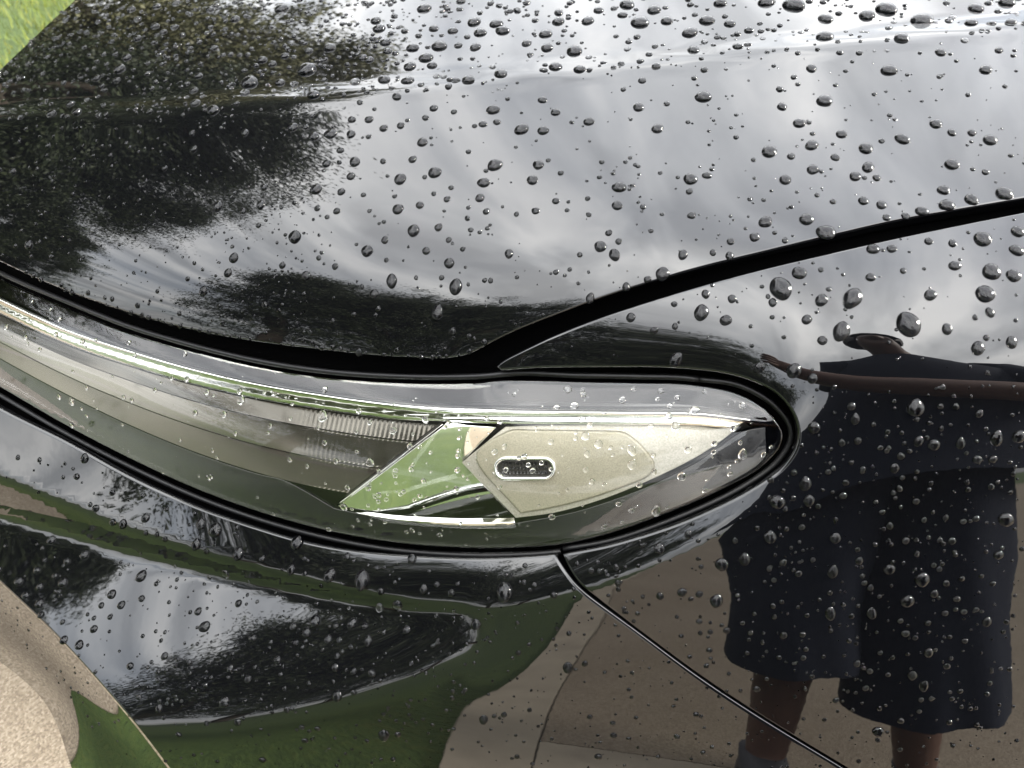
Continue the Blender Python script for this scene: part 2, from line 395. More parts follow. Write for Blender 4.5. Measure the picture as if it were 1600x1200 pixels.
MAT['leaf_olive'] = leaf_mat('leaf_olive', (.10,.10,.04), (.14,.138,.06), (.19,.185,.09))
p = NT('bark'); p.bsdf((.08,.06,.045), .9); co = p.coord(scale=(1,1,.25)); f = p.noise(co, 14, 6, .7)
p.link(p.ramp(f, [(.3,(.05,.04,.03)),(.7,(.12,.095,.07))]), p.b.inputs['Base Color']); p.bump(f, .7, .03); MAT['bark'] = p.m
def cloth(name, c):
    p = NT(name); p.bsdf(c, .9); co = p.coord(); f = p.noise(co, 500, 2)
    p.bump(f, .3, .001); return p.m
MAT['shirt'] = cloth('navy_cotton', (.010,.015,.032)); MAT['shorts'] = cloth('dark_navy_twill', (.009,.014,.030))
p = NT('skin'); p.bsdf((.20,.11,.08), .5); co = p.coord(); p.link(p.ramp(p.noise(co, 20, 4), [(.3,(.115,.062,.045)),(.7,(.155,.085,.062))]), p.b.inputs['Base Color']); MAT['skin'] = p.m
p = NT('hair'); p.bsdf((.02,.014,.01), .5); MAT['hair'] = p.m
p = NT('shoe'); p.bsdf((.05,.05,.055), .6); MAT['shoe'] = p.m
p = NT('phone_glass'); p.bsdf((.01,.012,.014), .08); MAT['phone'] = p.m
p = NT('wire'); p.bsdf((.02,.02,.02), .6); MAT['wire'] = p.m

# ------------------------------------------------------------------ object helpers
def mesh_obj(name, verts, faces, mat, parent=None, smooth=True, normals=None):
    me = bpy.data.meshes.new(name)
    me.from_pydata([tuple(map(float, v)) for v in verts], [], [tuple(int(i) for i in f) for f in faces])
    me.materials.append(MAT[mat] if isinstance(mat, str) else mat)
    if smooth:
        me.polygons.foreach_set('use_smooth', [True]*len(me.polygons))
    me.update()
    if normals is not None:
        me.normals_split_custom_set_from_vertices([tuple(map(float, v)) for v in normals])
    o = bpy.data.objects.new(name, me); COL.objects.link(o)
    if parent is not None:
        o.parent = parent
        if parent.parent is None: o.matrix_parent_inverse = Matrix.Translation(parent.location).inverted()
    return o
def empty(name, loc=(0,0,0)):
    o = bpy.data.objects.new(name, None); o.location = loc; COL.objects.link(o); o.empty_display_size = .05
    return o
def tag(o, label=None, cat=None, group=None, kind=None):
    if label: o['label'] = label
    if cat: o['category'] = cat
    if group: o['group'] = group
    if kind: o['kind'] = kind
    return o
# ------------------------------------------------------------------ the ground
def signed_area(p):
    return .5*np.sum(p[:, 0]*np.roll(p[:, 1], -1) - np.roll(p[:, 0], -1)*p[:, 1])
def sheet(name, poly, z, mat, kind='structure'):
    o = mesh_obj(name, [(x, y, z) for x, y in poly], [tuple(range(len(poly)))], mat, smooth=False)
    o['kind'] = kind
    return o
def slab(name, poly, z0, z1, mat, bevel=.006):
    """a slab with real edges; poly runs counter-clockwise"""
    if signed_area(np.array(poly, float)) < 0: poly = poly[::-1]
    n = len(poly); q_ = np.array(poly, float)
    V = [(x, y, z0) for x, y in poly] + [(x, y, z1-bevel) for x, y in poly]
    top = []
    for i in range(n):
        e0 = q_[i]-q_[i-1]; e1 = q_[(i+1) % n]-q_[i]
        e0 /= np.linalg.norm(e0); e1 /= np.linalg.norm(e1)
        m = np.array([-e0[1]-e1[1], e0[0]+e1[0]]); m /= np.linalg.norm(m)+1e-9
        top.append((q_[i, 0]+m[0]*bevel, q_[i, 1]+m[1]*bevel, z1))
    V += top
    F = [tuple(range(2*n, 3*n))]
    for k in (0, 1):
        for i in range(n):
            j = (i+1) % n; F.append((k*n+i, k*n+j, (k+1)*n+j, (k+1)*n+i))
    o = mesh_obj(name, V, F, mat, smooth=False); o['kind'] = 'structure'
    return o
sheet('lawn', [(-400,-400),(400,-400),(400,400),(-400,400)], 0.0, 'lawn')
# driveway cast in bays with open joints between them; the front lawn reaches in from the left
JT = .003
LAWN_Y = .36
EDGE = [(-.175,LAWN_Y),(-.145,-.20),(-.125,-.40),(-.075,-.93),(-.02,-1.6),(.06,-3.5),(.35,-9),(2.4,-40)]      # where the lawn meets the drive
sheet('joint_filler', [(-9,LAWN_Y+.02),(.05,LAWN_Y+.02),(.05,3.1),(-9,3.1)], .006, 'asphalt')
sheet('joint_filler', [(.05,LAWN_Y)] + [(x+.06, y) for x, y in EDGE[1:]] + [(25.9,-39.9),(25.9,3.1),(.05,3.1)], .005, 'asphalt')
slab('driveway', [(-9,LAWN_Y),(-2.4,LAWN_Y),(-2.4,3.0),(-9,3.0)], -.06, .02, 'concrete', .003)
slab('driveway', [(-2.4+JT,LAWN_Y+JT),(.05,LAWN_Y+JT),(.05,3.0),(-2.4+JT,3.0)], -.06, .02, 'concrete', .003)
slab('driveway', [(.05+JT,LAWN_Y+.12),(26,LAWN_Y+.12),(26,3.0),(.05+JT,3.0)], -.06, .02, 'concrete', .003)
near = [(x+.14, y) for x, y in EDGE]
slab('driveway', near[2:] + [(26,-40),(26,-1.05)], -.06, .02, 'concrete', .002)
slab('driveway', [(near[1][0],-.20),(26,-.64),(26,LAWN_Y+.12-JT),(near[0][0],LAWN_Y+.12-JT)], -.06, .02, 'concrete', .002)
# smooth concrete border bands
slab('driveway_border', [(near[2][0],-.40+JT),(26,-1.05+JT),(26,-.64-JT),(near[1][0],-.20-JT)], -.06, .021, 'kerb', .002)
slab('driveway_border', EDGE + [(x+.14-JT, y) for x, y in EDGE[::-1]], -.06, .022, 'kerb', .002)
slab('driveway_border', [(-9,3.0+JT),(26,3.0+JT),(26,3.16),(-9,3.16)], -.06, .022, 'kerb', .003)
sheet('road', [(-16,-60),(-11,-60),(-11,60),(-16,60)], .004, 'asphalt')
# grass blades on the strip of lawn beyond the hood
rng = np.random.default_rng(4)
nb_ = 26000
bx = rng.uniform(-6.5, -1.2, nb_); by = rng.uniform(3.2, 9.0, nb_)
V = []; F = []
for i in range(nb_):
    h = rng.uniform(.03, .075); a = rng.uniform(0, 6.28); w = .0035; lx, ly = rng.normal(0, .018, 2)
    dx, dy = w*math.cos(a), w*math.sin(a); k = len(V)
    V += [(bx[i]-dx, by[i]-dy, 0), (bx[i]+dx, by[i]+dy, 0), (bx[i]+lx, by[i]+ly, h)]
    F.append((k, k+1, k+2))
g_ = mesh_obj('grass', V, F, 'blade', smooth=False); tag(g_, 'bright green mown grass beyond the hood', 'grass', kind='stuff')
# ------------------------------------------------------------------ the car's front corner
car = tag(empty('car', (0.0, 0.9, 0.0)), 'glossy black car front corner beaded with rain, with a long teardrop headlight', 'car')

def dense(pts, closed=True, n=6):
    """Catmull-Rom through pixel points, ('c', x, y) marks a sharp corner"""
    P = [(p[1], p[2]) if p[0] == 'c' else (p[0], p[1]) for p in pts]
    C = [p[0] == 'c' for p in pts]
    out = []; m = len(P)
    for i in range(m if closed else m-1):
        p1, p2 = np.array(P[i], float), np.array(P[(i+1) % m], float)
        p0 = np.array(P[i-1], float) if (closed or i > 0) and not C[i] else 2*p1-p2
        p3 = np.array(P[(i+2) % m], float) if (closed or i < m-2) and not C[(i+1) % m] else 2*p2-p1
        seg = np.linalg.norm(p2-p1); k = max(1, min(n, int(seg/7)))
        t1 = (p2-p0)*.5; t2 = (p3-p1)*.5
        # keep tangents no longer than the segment
        for t in (t1, t2):
            l = np.linalg.norm(t)
            if l > seg: t *= seg/l
        for j in range(k):
            t = j/k
            out.append((2*t**3-3*t*t+1)*p1 + (t**3-2*t*t+t)*t1 + (-2*t**3+3*t*t)*p2 + (t**3-t*t)*t2)
    if not closed: out.append(np.array(P[-1], float))
    return np.array(out)

def triangulate(poly, step):
    x0, y0 = poly.min(0); x1, y1 = poly.max(0)
    gx, gy = np.meshgrid(np.arange(x0+step*.5, x1, step), np.arange(y0+step*.5, y1, step))
    sd = poly_sd(poly, gx, gy)
    k = sd > step*0.55
    pts = np.vstack([poly, np.stack([gx[k], gy[k]], 1)])
    nb = len(poly)
    r = delaunay_2d_cdt([Vector((float(a), float(b))) for a, b in pts], [], [list(range(nb))], 1, 1e-4)
    v = np.array([(a.x, a.y) for a in r[0]])
    return v, [tuple(f) for f in r[2]], nb

def signed_area(p):
    return .5*np.sum(p[:, 0]*np.roll(p[:, 1], -1) - np.roll(p[:, 0], -1)*p[:, 1])

def panel(name, poly, mat, parent, step=10.0, R=.0016, fold=.014, inset=2.0, lift=0.0, hem=True, position=None, curl=0.35):
    """sheet cut along a traced outline on the car's surface, with its edge rolled over and folded inwards"""
    position = position or surf
    if signed_area(poly) < 0: poly = poly[::-1].copy()
    # inward offset for the rolled edge
    d = np.roll(poly, -1, 0) - np.roll(poly, 1, 0); d /= np.linalg.norm(d, axis=1, keepdims=True) + 1e-9
    outw = np.stack([d[:, 1], -d[:, 0]], 1)
    q = poly - outw*inset
    v, f, nb = triangulate(q, step)
    P = position(v[:, 0], v[:, 1])
    e = 2.5
    a = position(v[:, 0]+e, v[:, 1]) - position(v[:, 0]-e, v[:, 1]); b = position(v[:, 0], v[:, 1]-e) - position(v[:, 0], v[:, 1]+e)
    N = np.cross(a, b); N /= np.linalg.norm(N, axis=1, keepdims=True)
    P = P + N*lift
    F = []
    for t in f:
        n = np.cross(P[t[1]]-P[t[0]], P[t[2]]-P[t[0]])
        F.append(t if n @ N[t[0]] > 0 else t[::-1])
    V = [P]; NN = [N]
    if hem:
        # match boundary loop: the first nb output vertices are the outline in order
        Bp, Bn = P[:nb], N[:nb]
        o = position(q[:, 0]+outw[:, 0]*3, q[:, 1]+outw[:, 1]*3) - position(q[:, 0], q[:, 1])
        o -= (o*Bn).sum(1, keepdims=True)*Bn
        o /= np.linalg.norm(o, axis=1, keepdims=True) + 1e-9
        base = 0; prev = np.arange(nb); cnt = len(P)
        rings = [(R*math.sin(t), R*(1-math.cos(t)), t) for t in (math.radians(30), math.radians(60), math.radians(88))] + [(R, R+fold*.3, 1.57), (R-fold*curl, R+fold, 1.8)]
        # orientation of the loop relative to faces
        n0 = np.cross(Bp[1]-Bp[0], -o[0])
        flip = (n0 @ Bn[0]) < 0
        for (w, h, t) in rings:
            V.append(Bp + o*w - Bn*h); NN.append(Bn*math.cos(t) + o*math.sin(t))
            cur = np.arange(cnt, cnt+nb); cnt += nb
            for i in range(nb):
                j = (i+1) % nb
                quad = (prev[i], cur[i], cur[j], prev[j])
                F.append(quad if not flip else quad[::-1])
            prev = cur
    AV, AN = np.vstack(V), np.vstack(NN)
    out_f = []
    for t in F:                                # wind every face towards its shading normal
        g = np.cross(AV[t[1]]-AV[t[0]], AV[t[2]]-AV[t[0]])
        if len(t) == 4: g = g + np.cross(AV[t[2]]-AV[t[0]], AV[t[3]]-AV[t[0]])
        out_f.append(t if g @ (AN[t[0]]+AN[t[2]]) >= 0 else t[::-1])
    return mesh_obj(name, AV, out_f, mat, parent, True, AN)

xr = lambda a, b, s: list(range(a, b, s))
hood_poly = dense([('c', -310, float(HOOD_EDGE(-310)))] + [(x, float(HOOD_EDGE(x))) for x in xr(-270, 640, 40)] + [(640,559),(680,561),(712,559),(740,551),(770,535),(800,520)] +
   [(x, float(HOOD_EDGE(x))) for x in xr(840, 2380, 40)] + [('c', 2385, float(HOOD_EDGE(2385))), ('c', 2385, -225), ('c', 175, -225), (150,-80), (118,-8), (80,28), (40,66), (0,104), (-60,160), (-150,205), (-240,222)])
hood = panel('hood', hood_poly, 'paint', car, step=13.0, R=.0022, inset=4)
fender_poly = dense([('c', 2385, float(FENDER_TOP(2385)))] + [(x, float(FENDER_TOP(x))) for x in xr(2340, 840, -40)] + [(840,538),(805,555),(782,567),(776,573),(784,577),(810,576)] +
   [(850,574),(940,573),(1020,573),(1090,577),(1140,584),(1180,596),(1215,615),(1240,645),(1249,678),(1242,708),(1215,740),(1150,780),(1060,820),(960,851),(900,863),('c', 880,866),
    (893,892),(908,913),(929,931),(999,985),(1099,1059),(1199,1125),(1329,1204),(1499,1307),('c',1698,1425),('c',2385,1425)])
fender = panel('fender', fender_poly, 'paint', car, step=13.0, R=.0026, inset=3)
bump_poly = dense([('c', -310, float(BUMPER_TOP(-310)))] + [(x, float(BUMPER_TOP(x))) for x in xr(-270, 840, 40)] + [('c', 866,868), (882,893),(899,915),(921,935),(992,987),(1092,1061),(1192,1127),(1322,1206),(1492,1309),('c',1680,1425),
    ('c',420,1425),(340,1300),('c',262,1199),(200,1118),(100,1005),(0,909),(-120,800),('c',-310,655)])
bumper = panel('front_bumper', bump_poly, 'paint', car, R=.0032, inset=3)

def smooth_field(fld, k):
    o = fld.copy()
    for _ in range(k):
        p_ = np.pad(o, 1, mode='edge'); o = (p_[1:-1, :-2]+p_[1:-1, 2:]+p_[:-2, 1:-1]+p_[2:, 1:-1])/4
    return o
L_SMOOTH = smooth_field(L_FIELD, 60)
def deep(push):
    """a smooth inner surface lying the given share of the viewing depth behind the outer skin"""
    def f(px, py):
        px = np.asarray(px, float); py = np.asarray(py, float)
        return CAM + (np.exp(sample(L_SMOOTH, px, py))*(1+push))[..., None]*ray(px, py)
    return f
# black backing sheet added behind the panels, blocks light so the gaps read as shade
ix, iy = np.meshgrid(np.arange(-310, 2371, 30), np.arange(-200, 1401, 30))
sd = poly_sd(LENS_POLY, ix, iy)
pu = .045 + .23*sstep((sd+10)/60)
IP = CAM + (np.exp(sample(L_SMOOTH, ix, iy))*(1+pu))[..., None]*ray(ix, iy)
h_, w_ = ix.shape
cx_, cy_ = ix+15., iy+15.
keep = (poly_sd(np.array([(-400,560),(0,905),(265,1200),(420,1425),(-400,1500)], float), cx_, cy_) < -25) & ~((poly_sd(hood_poly, cx_, cy_) < 40) & (cy_ < 260) & (cx_ < 500))
IDX = np.full(ix.shape, -1); fs = []; used = []
def vid(j, i):
    if IDX[j, i] < 0: IDX[j, i] = len(used); used.append((j, i))
    return IDX[j, i]
for j in range(h_-1):
    for i in range(w_-1):
        if keep[j, i]: fs.append((vid(j, i), vid(j+1, i), vid(j+1, i+1), vid(j, i+1)))
IP = np.array([IP[j, i] for j, i in used])
inner = mesh_obj('gap_backing', IP.reshape(-1, 3), fs, 'dark', car)

def tube_mesh(pts, rad, seg=8, closed=False):
    pts = np.array(pts, float); n = len(pts)
    rad = np.full(n, rad) if np.isscalar(rad) else np.array(rad)
    T = (np.roll(pts, -1, 0)-np.roll(pts, 1, 0)) if closed else np.gradient(pts, axis=0)
    T /= np.linalg.norm(T, axis=1, keepdims=True)+1e-12
    ref = np.array([0, 0, 1.0]) if abs(T[0][2]) < .9 else np.array([1.0, 0, 0])
    V = []
    a = np.cross(T[0], ref); a /= np.linalg.norm(a)
    for i in range(n):
        a = a - (a@T[i])*T[i]; a /= np.linalg.norm(a); b = np.cross(T[i], a)
        for k in range(seg):
            t = 2*math.pi*k/seg
            V.append(pts[i] + rad[i]*(math.cos(t)*a + math.sin(t)*b))
    F = []
    for i in range(n if closed else n-1):
        j = (i+1) % n
        for k in range(seg):
            F.append((i*seg+k, i*seg+(k+1) % seg, j*seg+(k+1) % seg, j*seg+k))
    if not closed:
        F.append(tuple(range(seg-1, -1, -1))); F.append(tuple((n-1)*seg+k for k in range(seg)))
    return V, F
def tube(name, pts, rad, mat, parent, seg=8, closed=False):
    V, F = tube_mesh(pts, rad, seg, closed)
    return mesh_obj(name, V, F, mat, parent)

# ---------------------------------------------------------------- headlight
headlight = empty('headlight', (0, 0, 0)); headlight.parent = car; headlight.matrix_parent_inverse = Matrix.Translation(car.location).inverted()
lens_out = dense([('c', -310, float(LENS_TOP(-310)))] + [(x, float(LENS_TOP(x))) for x in xr(-270, 720, 40)] + [(740,599),(780,595),(840,595)] + [(x, float(LENS_TOP(x))) for x in xr(900, 1100, 40)] +
   [(1120,608),(1160,620),(1195,641),(1216,665),(1222,682),(1214,704),(1180,736),(1100,777),(1000,817),(930,839),(870,851)] + [(x, float(LENS_BOTTOM(x))) for x in xr(800, -300, -40)] + [('c', -310, float(LENS_BOTTOM(-310)))])
lens = panel('lens_cover', lens_out, 'cover', headlight, step=8.0, R=.002, fold=.010, curl=0)
def rel_v(x, f): return LENS_TOP(x)*(1-f) + LENS_BOTTOM(x)*f
def rel(x, f):          # pixel y a fraction f of the way down the lens at column x
    return float(LENS_TOP(x)*(1-f) + LENS_BOTTOM(x)*f)
# ---------------------------------------------------------------- inside of the headlight
def tilted(fn):
    """inner surface whose depth behind the skin is a function of the outline's own coordinates"""
    def f(px, py):
        px = np.asarray(px, float); py = np.asarray(py, float)
        return CAM + (np.exp(sample(L_SMOOTH, px, py))*(1+fn(px, py)))[..., None]*ray(px, py)
    return f
def piece(name, pts, mat, fn, parent, step=8.0, R=.0007, fold=.006, n=6):
    return panel(name, dense(pts, True, n), mat, parent, step=step, R=R, fold=fold, inset=.5, position=tilted(fn), curl=0)
bowl = piece('bowl', [(x, float(LENS_TOP(x))-6) for x in xr(-310, 1100, 60)] + [(1150,612),(1200,640),(1232,680),(1200,740),(1100,790)] + [(x, float(LENS_BOTTOM(x))+8) for x in xr(1000, -311, -60)], 'bezel', lambda x, y: .21+0*x, headlight, step=20)
# chrome ledge under the upper ridge, leaning outwards so that it mirrors lawn and drive
def ledge_push(x, y):
    t = np.clip((y-LENS_RIDGE(x))/26, -.3, 1.3); return .030+.020*t+.004*np.sin(t*6.0)
ledge = piece('chrome_ledge', [('c', -300, 330)] + [(x, float(LENS_RIDGE(x))+3) for x in xr(-250, 1150, 50)] + [('c', 1172,657)] + [(x, float(LENS_RIDGE(x))+ (25 if x < 650 else 21)) for x in xr(1130, -251, -50)] + [('c', -300, 352)], 'chrome', ledge_push, headlight, step=5)
# long smoked light guide: three stepped bands, finely fluted towards the tail end
END_X = lambda y: 692-(y-657)*1.30
def band(f0, f1, mat, depth, lean, wave):
    lo = lambda x: LENS_RIDGE(x)+26 + f0*(rel_v(x, .73)-LENS_RIDGE(x)-26)
    hi = lambda x: LENS_RIDGE(x)+26 + f1*(rel_v(x, .73)-LENS_RIDGE(x)-26)
    def push(x, y):
        t = (y-lo(x))/(hi(x)-lo(x))
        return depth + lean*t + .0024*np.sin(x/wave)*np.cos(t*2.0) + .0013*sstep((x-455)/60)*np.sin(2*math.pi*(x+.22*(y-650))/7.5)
    nt, nu = 12, 760
    G = np.zeros((nt, nu, 2))
    for j in range(nt):
        t = j/(nt-1); yf = lambda x: lo(x)*(1-t)+hi(x)*t
        xe = 560.0
        for _ in range(30): xe = END_X(float(yf(xe)))
        G[j, :, 0] = -300+(np.linspace(0, 1, nu)**.85)*(xe-1+300); G[j, :, 1] = yf(G[j, :, 0])
    G[0, :, 1] += .7; G[-1, :, 1] -= .7
    P_ = tilted(push)(G[..., 0], G[..., 1]).reshape(-1, 3)
    F_ = [(j*nu+i, (j+1)*nu+i, (j+1)*nu+i+1, j*nu+i+1) for j in range(nt-1) for i in range(nu-1)]
    return mesh_obj('light_guide', P_, F_, mat, headlight)
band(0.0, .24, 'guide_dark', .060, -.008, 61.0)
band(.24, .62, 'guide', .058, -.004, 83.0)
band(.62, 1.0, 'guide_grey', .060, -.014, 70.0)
# dark end bar and its bright rim
piece('end_bar', [('c',690,660),('c',694,664),('c',560,768),('c',538,776),('c',566,756)], 'bezel', lambda x, y: .050+0*x, headlight, step=6)
tube('bright_rim', tilted(lambda x, y: .046+0*x)(np.linspace(694, 526, 24), np.linspace(662, 790, 24)), .0009, 'chrome', headlight)
# mirror reflector beside the marker, leaning outwards
def refl(x, y):
    t = (y-660)/150; return .014+.058*t-.022*t*t + np.where(x > 640, .070, .030)*(x-640)/270 + .0016*np.sin((x-560)/38.0+y/50.0)
piece('mirror_reflector', [('c',697,664),('c',775,668),('c',722,722),('c',800,806),('c',720,808),(620,803),('c',529,791)], 'chrome', refl, headlight, step=5)
piece('reflector_sill', [('c',529,793),(620,805),('c',720,810),('c',803,809),('c',804,816),(720,817),(620,811),('c',545,799)], 'chrome', lambda x, y: .040-.02*(y-800)/15, headlight, step=4)
# side marker: frosted plate with a raised inset and an oval window
plate = piece('marker_plate', [('c',722,723),('c',790,667),(840,665),(960,663),('c',1163,657),(1130,686),(1080,718),(1010,752),(940,780),(870,800),('c',806,809)], 'frost2', lambda x, y: .052-.010*(y-660)/140, headlight, step=7)
inset_p = lambda x, y: .046-.010*(y-660)/140
inset = panel('marker_inset', dense([(742,718),(790,674),(830,671),(960,673),(978,676),(1004,697),(1022,722),(1022,736),(1006,750),(930,778),(860,796),('c',812,804)], True, 6), 'frost', plate, step=7, R=.0028, fold=.004, inset=5, position=tilted(inset_p), curl=0)
def stadium(cx, cy, hl, hr, n=10):
    p = []
    for k in range(n+1): t = -math.pi/2+math.pi*k/n; p.append((cx+hl-hr+hr*math.cos(t), cy+hr*math.sin(t)))
    for k in range(n+1): t = math.pi/2+math.pi*k/n; p.append((cx-hl+hr+hr*math.cos(t), cy+hr*math.sin(t)))
    return np.array(p)
win = lambda x, y: .0435-.010*(y-660)/140
st = stadium(820, 732, 46, 16)
tube('oval_rim', tilted(win)(st[:, 0], st[:, 1]), .0017, 'chrome', plate, 10, True)
panel('oval_window', stadium(820, 731, 44, 14), 'bezel', plate, step=4, R=.0004, fold=.003, inset=.3, position=tilted(lambda x, y: win(x, y)+.002), curl=0)
for r_ in range(3):
    for c_ in range(13):
        cx_, cy_ = 786+c_*5.6, 724+r_*7.2
        q_ = np.array([(cx_-2, cy_-2.2), (cx_+2, cy_-2.2), (cx_+2, cy_+2.2), (cx_-2, cy_+2.2)])
        b4 = tilted(lambda x, y: win(x, y)+.0008)(q_[:, 0], q_[:, 1]); top = tilted(lambda x, y: win(x, y)-.0012)(np.array([cx_]), np.array([cy_]))
        if r_ == c_ == 0: grille_V, grille_F = [], []
        k = len(grille_V); grille_V += list(b4) + list(top); grille_F += [(k, k+1, k+4), (k+1, k+2, k+4), (k+2, k+3, k+4), (k+3, k, k+4)]
g_o = mesh_obj('window_grid', grille_V, grille_F, 'trim', plate, smooth=False); g_o['kind'] = 'stuff'
# little amber bulb tip showing above the mirror
bp = tilted(lambda x, y: .055+0*x)(np.array([687., 690., 692.]), np.array([698., 704., 710.])); tube('amber_bulb', bp, [.0012,.0018,.0009], 'amber', headlight, 10)
# glossy black bezel rail along the lower edge of the lamp
piece('lower_bezel', [(x, rel(x, .74)) for x in xr(-300, 500, 50)] + [('c',522,795),(620,814),(720,820),('c',806,818),(900,800),(1000,766),(1090,724),(1160,676),('c',1196,668),(1190,720),(1100,772),(1000,812),(930,834),(860,845)] + [(x, float(LENS_BOTTOM(x))-2) for x in xr(800, -300, -50)], 'trim', lambda x, y: .045-.02*np.clip((y-rel_v(x, .74))/60, 0, 1), headlight, step=10)
# seals round the lamp
tube('upper_seal', deep(.030)(np.arange(-300, 1100, 12.), LENS_TOP(np.arange(-300, 1100, 12.))-11), .0026, 'rubber', headlight)
lx = np.arange(-300, 880, 12.)
tube('lower_seal', deep(.032)(lx, LENS_BOTTOM(lx)+11), .0026, 'rubber', headlight)
cx = dense([(1090,592),(1150,600),(1200,625),(1232,660),(1234,692),(1205,730),(1140,772),(1050,812),(960,843),(880,858)], False, 6)
tube('tail_seal', deep(.032)(cx[:, 0], cx[:, 1]), .0024, 'rubber', headlight)

# ---------------------------------------------------------------- undercut lip below the bumper edge, mirroring the drive
E = dense([(-300,662),(-120,806),(0,911),(100,1007),(200,1120),(262,1200),(340,1302),(420,1426)], False, 8)
O = dense([(-300,840),(-120,960),(0,1034),(60,1085),(88,1130),(112,1200),(160,1320),(220,1430)], False, 8)
ns = 60; tt = np.linspace(0, 1, 22)
def resample(p, n):
    s = np.concatenate([[0], np.cumsum(np.linalg.norm(np.diff(p, axis=0), axis=1))]); u = np.linspace(0, s[-1], n)
    return np.stack([np.interp(u, s, p[:, 0]), np.interp(u, s, p[:, 1])], 1)
E, O = resample(E, ns), resample(O, ns)
V = []
for i in range(ns):
    d0 = float(np.exp(sample(L_SMOOTH, E[i, 0]+14, E[i, 1]-10)))*1.012
    for t in tt:
        q_ = E[i]*(1-t)+O[i]*t
        k = 1+.30*t**1.15+.022*math.sin(t*math.pi*2.0)
        V.append(CAM + d0*k*ray(q_[0], q_[1]))
m_ = len(tt)
F = [(i*m_+j, (i+1)*m_+j, (i+1)*m_+j+1, i*m_+j+1) for i in range(ns-1) for j in range(m_-1)]
mesh_obj('lower_lip', V, F, 'paint', bumper)
LIP_V, LIP_N, LIP_M = V, ns, m_
# ------------------------------------------------------------------ the photographer, seen mirrored in the fender
PX, PY = .555, -.35
HX = PX-.03
person = tag(empty('person', (PX, PY, 0)), 'person in navy shirt and navy shorts mirrored in the black fender', 'person')
def rings(spec, seg=20):
    """loft of ellipses (centre, half-width, half-depth[, yaw])"""
    V = []; F = []
    for c, rx, ry in spec:
        for k in range(seg):
            t = 2*math.pi*k/seg
            V.append((c[0]+rx*math.cos(t), c[1]+ry*math.sin(t), c[2]))
    for i in range(len(spec)-1):
        for k in range(seg):
            F.append((i*seg+k, i*seg+(k+1) % seg, (i+1)*seg+(k+1) % seg, (i+1)*seg+k))
    return V, F
def skin_mesh(name, joints, bones, mat, parent, root, sub=2):
    me = bpy.data.meshes.new(name); names = list(joints)
    me.from_pydata([joints[n][0] for n in names], [(names.index(a), names.index(b)) for a, b in bones], [])
    o = bpy.data.objects.new(name, me); COL.objects.link(o); o.parent = parent
    if parent.parent is None: o.matrix_parent_inverse = Matrix.Translation(parent.location).inverted()
    me.materials.append(MAT[mat])
    m = o.modifiers.new('skin', 'SKIN'); m.use_smooth_shade = True
    for i, n in enumerate(names):
        r = joints[n][1]; sv = me.skin_vertices[0].data[i]
        sv.radius = (r, r) if np.isscalar(r) else r
        sv.use_root = (n == root)
    s = o.modifiers.new('sub', 'SUBSURF'); s.levels = sub; s.render_levels = sub
    return o
J = {}; B = []
def jt(n, p, r, frm=None):
    J[n] = ((float(p[0]), float(p[1]), float(p[2])), r)
    if frm: B.append((frm, n))
jt('pelvis', (HX+.02,PY,.98), (.15,.11))
jt('waist', (PX-.03,PY,1.10), (.14,.11), 'pelvis'); jt('chest', (PX,PY+.05,1.26), (.17,.12), 'waist'); jt('neckbase', (PX-.02,PY+.11,1.385), (.075,.07), 'chest')
jt('neck', (PX-.04,PY+.15,1.44), .055, 'neckbase'); jt('jaw', (PX-.06,PY+.20,1.49), (.066,.078), 'neck'); jt('skull', (PX-.06,PY+.19,1.585), (.082,.095), 'jaw'); jt('crown', (PX-.06,PY+.175,1.645), (.058,.064), 'skull')
jt('nose', (PX-.075,PY+.30,1.545), .014, 'skull')
for s, n in ((-1,'l'), (1,'r')):
    jt(n+'hip', (HX+s*.095,PY,.90), .088, 'pelvis'); jt(n+'knee', (HX+s*.105,PY+.03,.50), .058, n+'hip'); jt(n+'calf', (HX+s*.11,PY-.005,.36), .054, n+'knee'); jt(n+'ankle', (HX+s*.135,PY-.01,.09), .037, n+'calf'); jt(n+'toe', (HX+s*.15,PY+.15,.045), .035, n+'ankle')
# right arm reaches forward across the body to the phone, the left one rests behind the hip
jt('lsho', (PX-.20,PY+.04,1.31), .064, 'chest'); jt('lelb', (PX-.20,PY-.12,1.10), .048, 'lsho'); jt('lwri', (PX-.03,PY-.20,.98), .030, 'lelb'); jt('lpalm', (PX+.03,PY-.20,.965), (.038,.018), 'lwri')
jt('rsho', (PX+.23,PY+.07,1.30), .066, 'chest'); jt('relb', (PX+.33,PY+.21,1.03), .064, 'rsho'); jt('rfor', (.58,-.125,1.045), .062, 'relb'); jt('rmid', (.36,-.12,1.07), .050, 'rfor'); jt('rwri', (.180,-.105,1.105), .036, 'rmid'); jt('rpalm', (.105,-.085,1.125), (.038,.018), 'rwri')
for k in range(4):
    zz = 1.100+.019*k; l = (.030, .036, .034, .026)[k]
    jt(f'rf{k}a', (.108, -.058, zz), .0085, 'rpalm'); jt(f'rf{k}b', (.095, -.046+l*.2, zz), .008, f'rf{k}a'); jt(f'rf{k}c', (.095-l*.6, -.048, zz), .0075, f'rf{k}b')
    yy = PY-.19-.019*k+.03
    jt(f'lf{k}a', (PX+.075, PY-.205, .94+.017*k), .0085, 'lpalm'); jt(f'lf{k}b', (PX+.105+l*.3, PY-.195, .935+.017*k), .0078, f'lf{k}a'); jt(f'lf{k}c', (PX+.125+l*.5, PY-.175, .932+.017*k), .007, f'lf{k}b')
jt('rth1', (.093, -.090, 1.150), .011, 'rpalm'); jt('rth2', (.070, -.080, 1.155), .009, 'rth1')
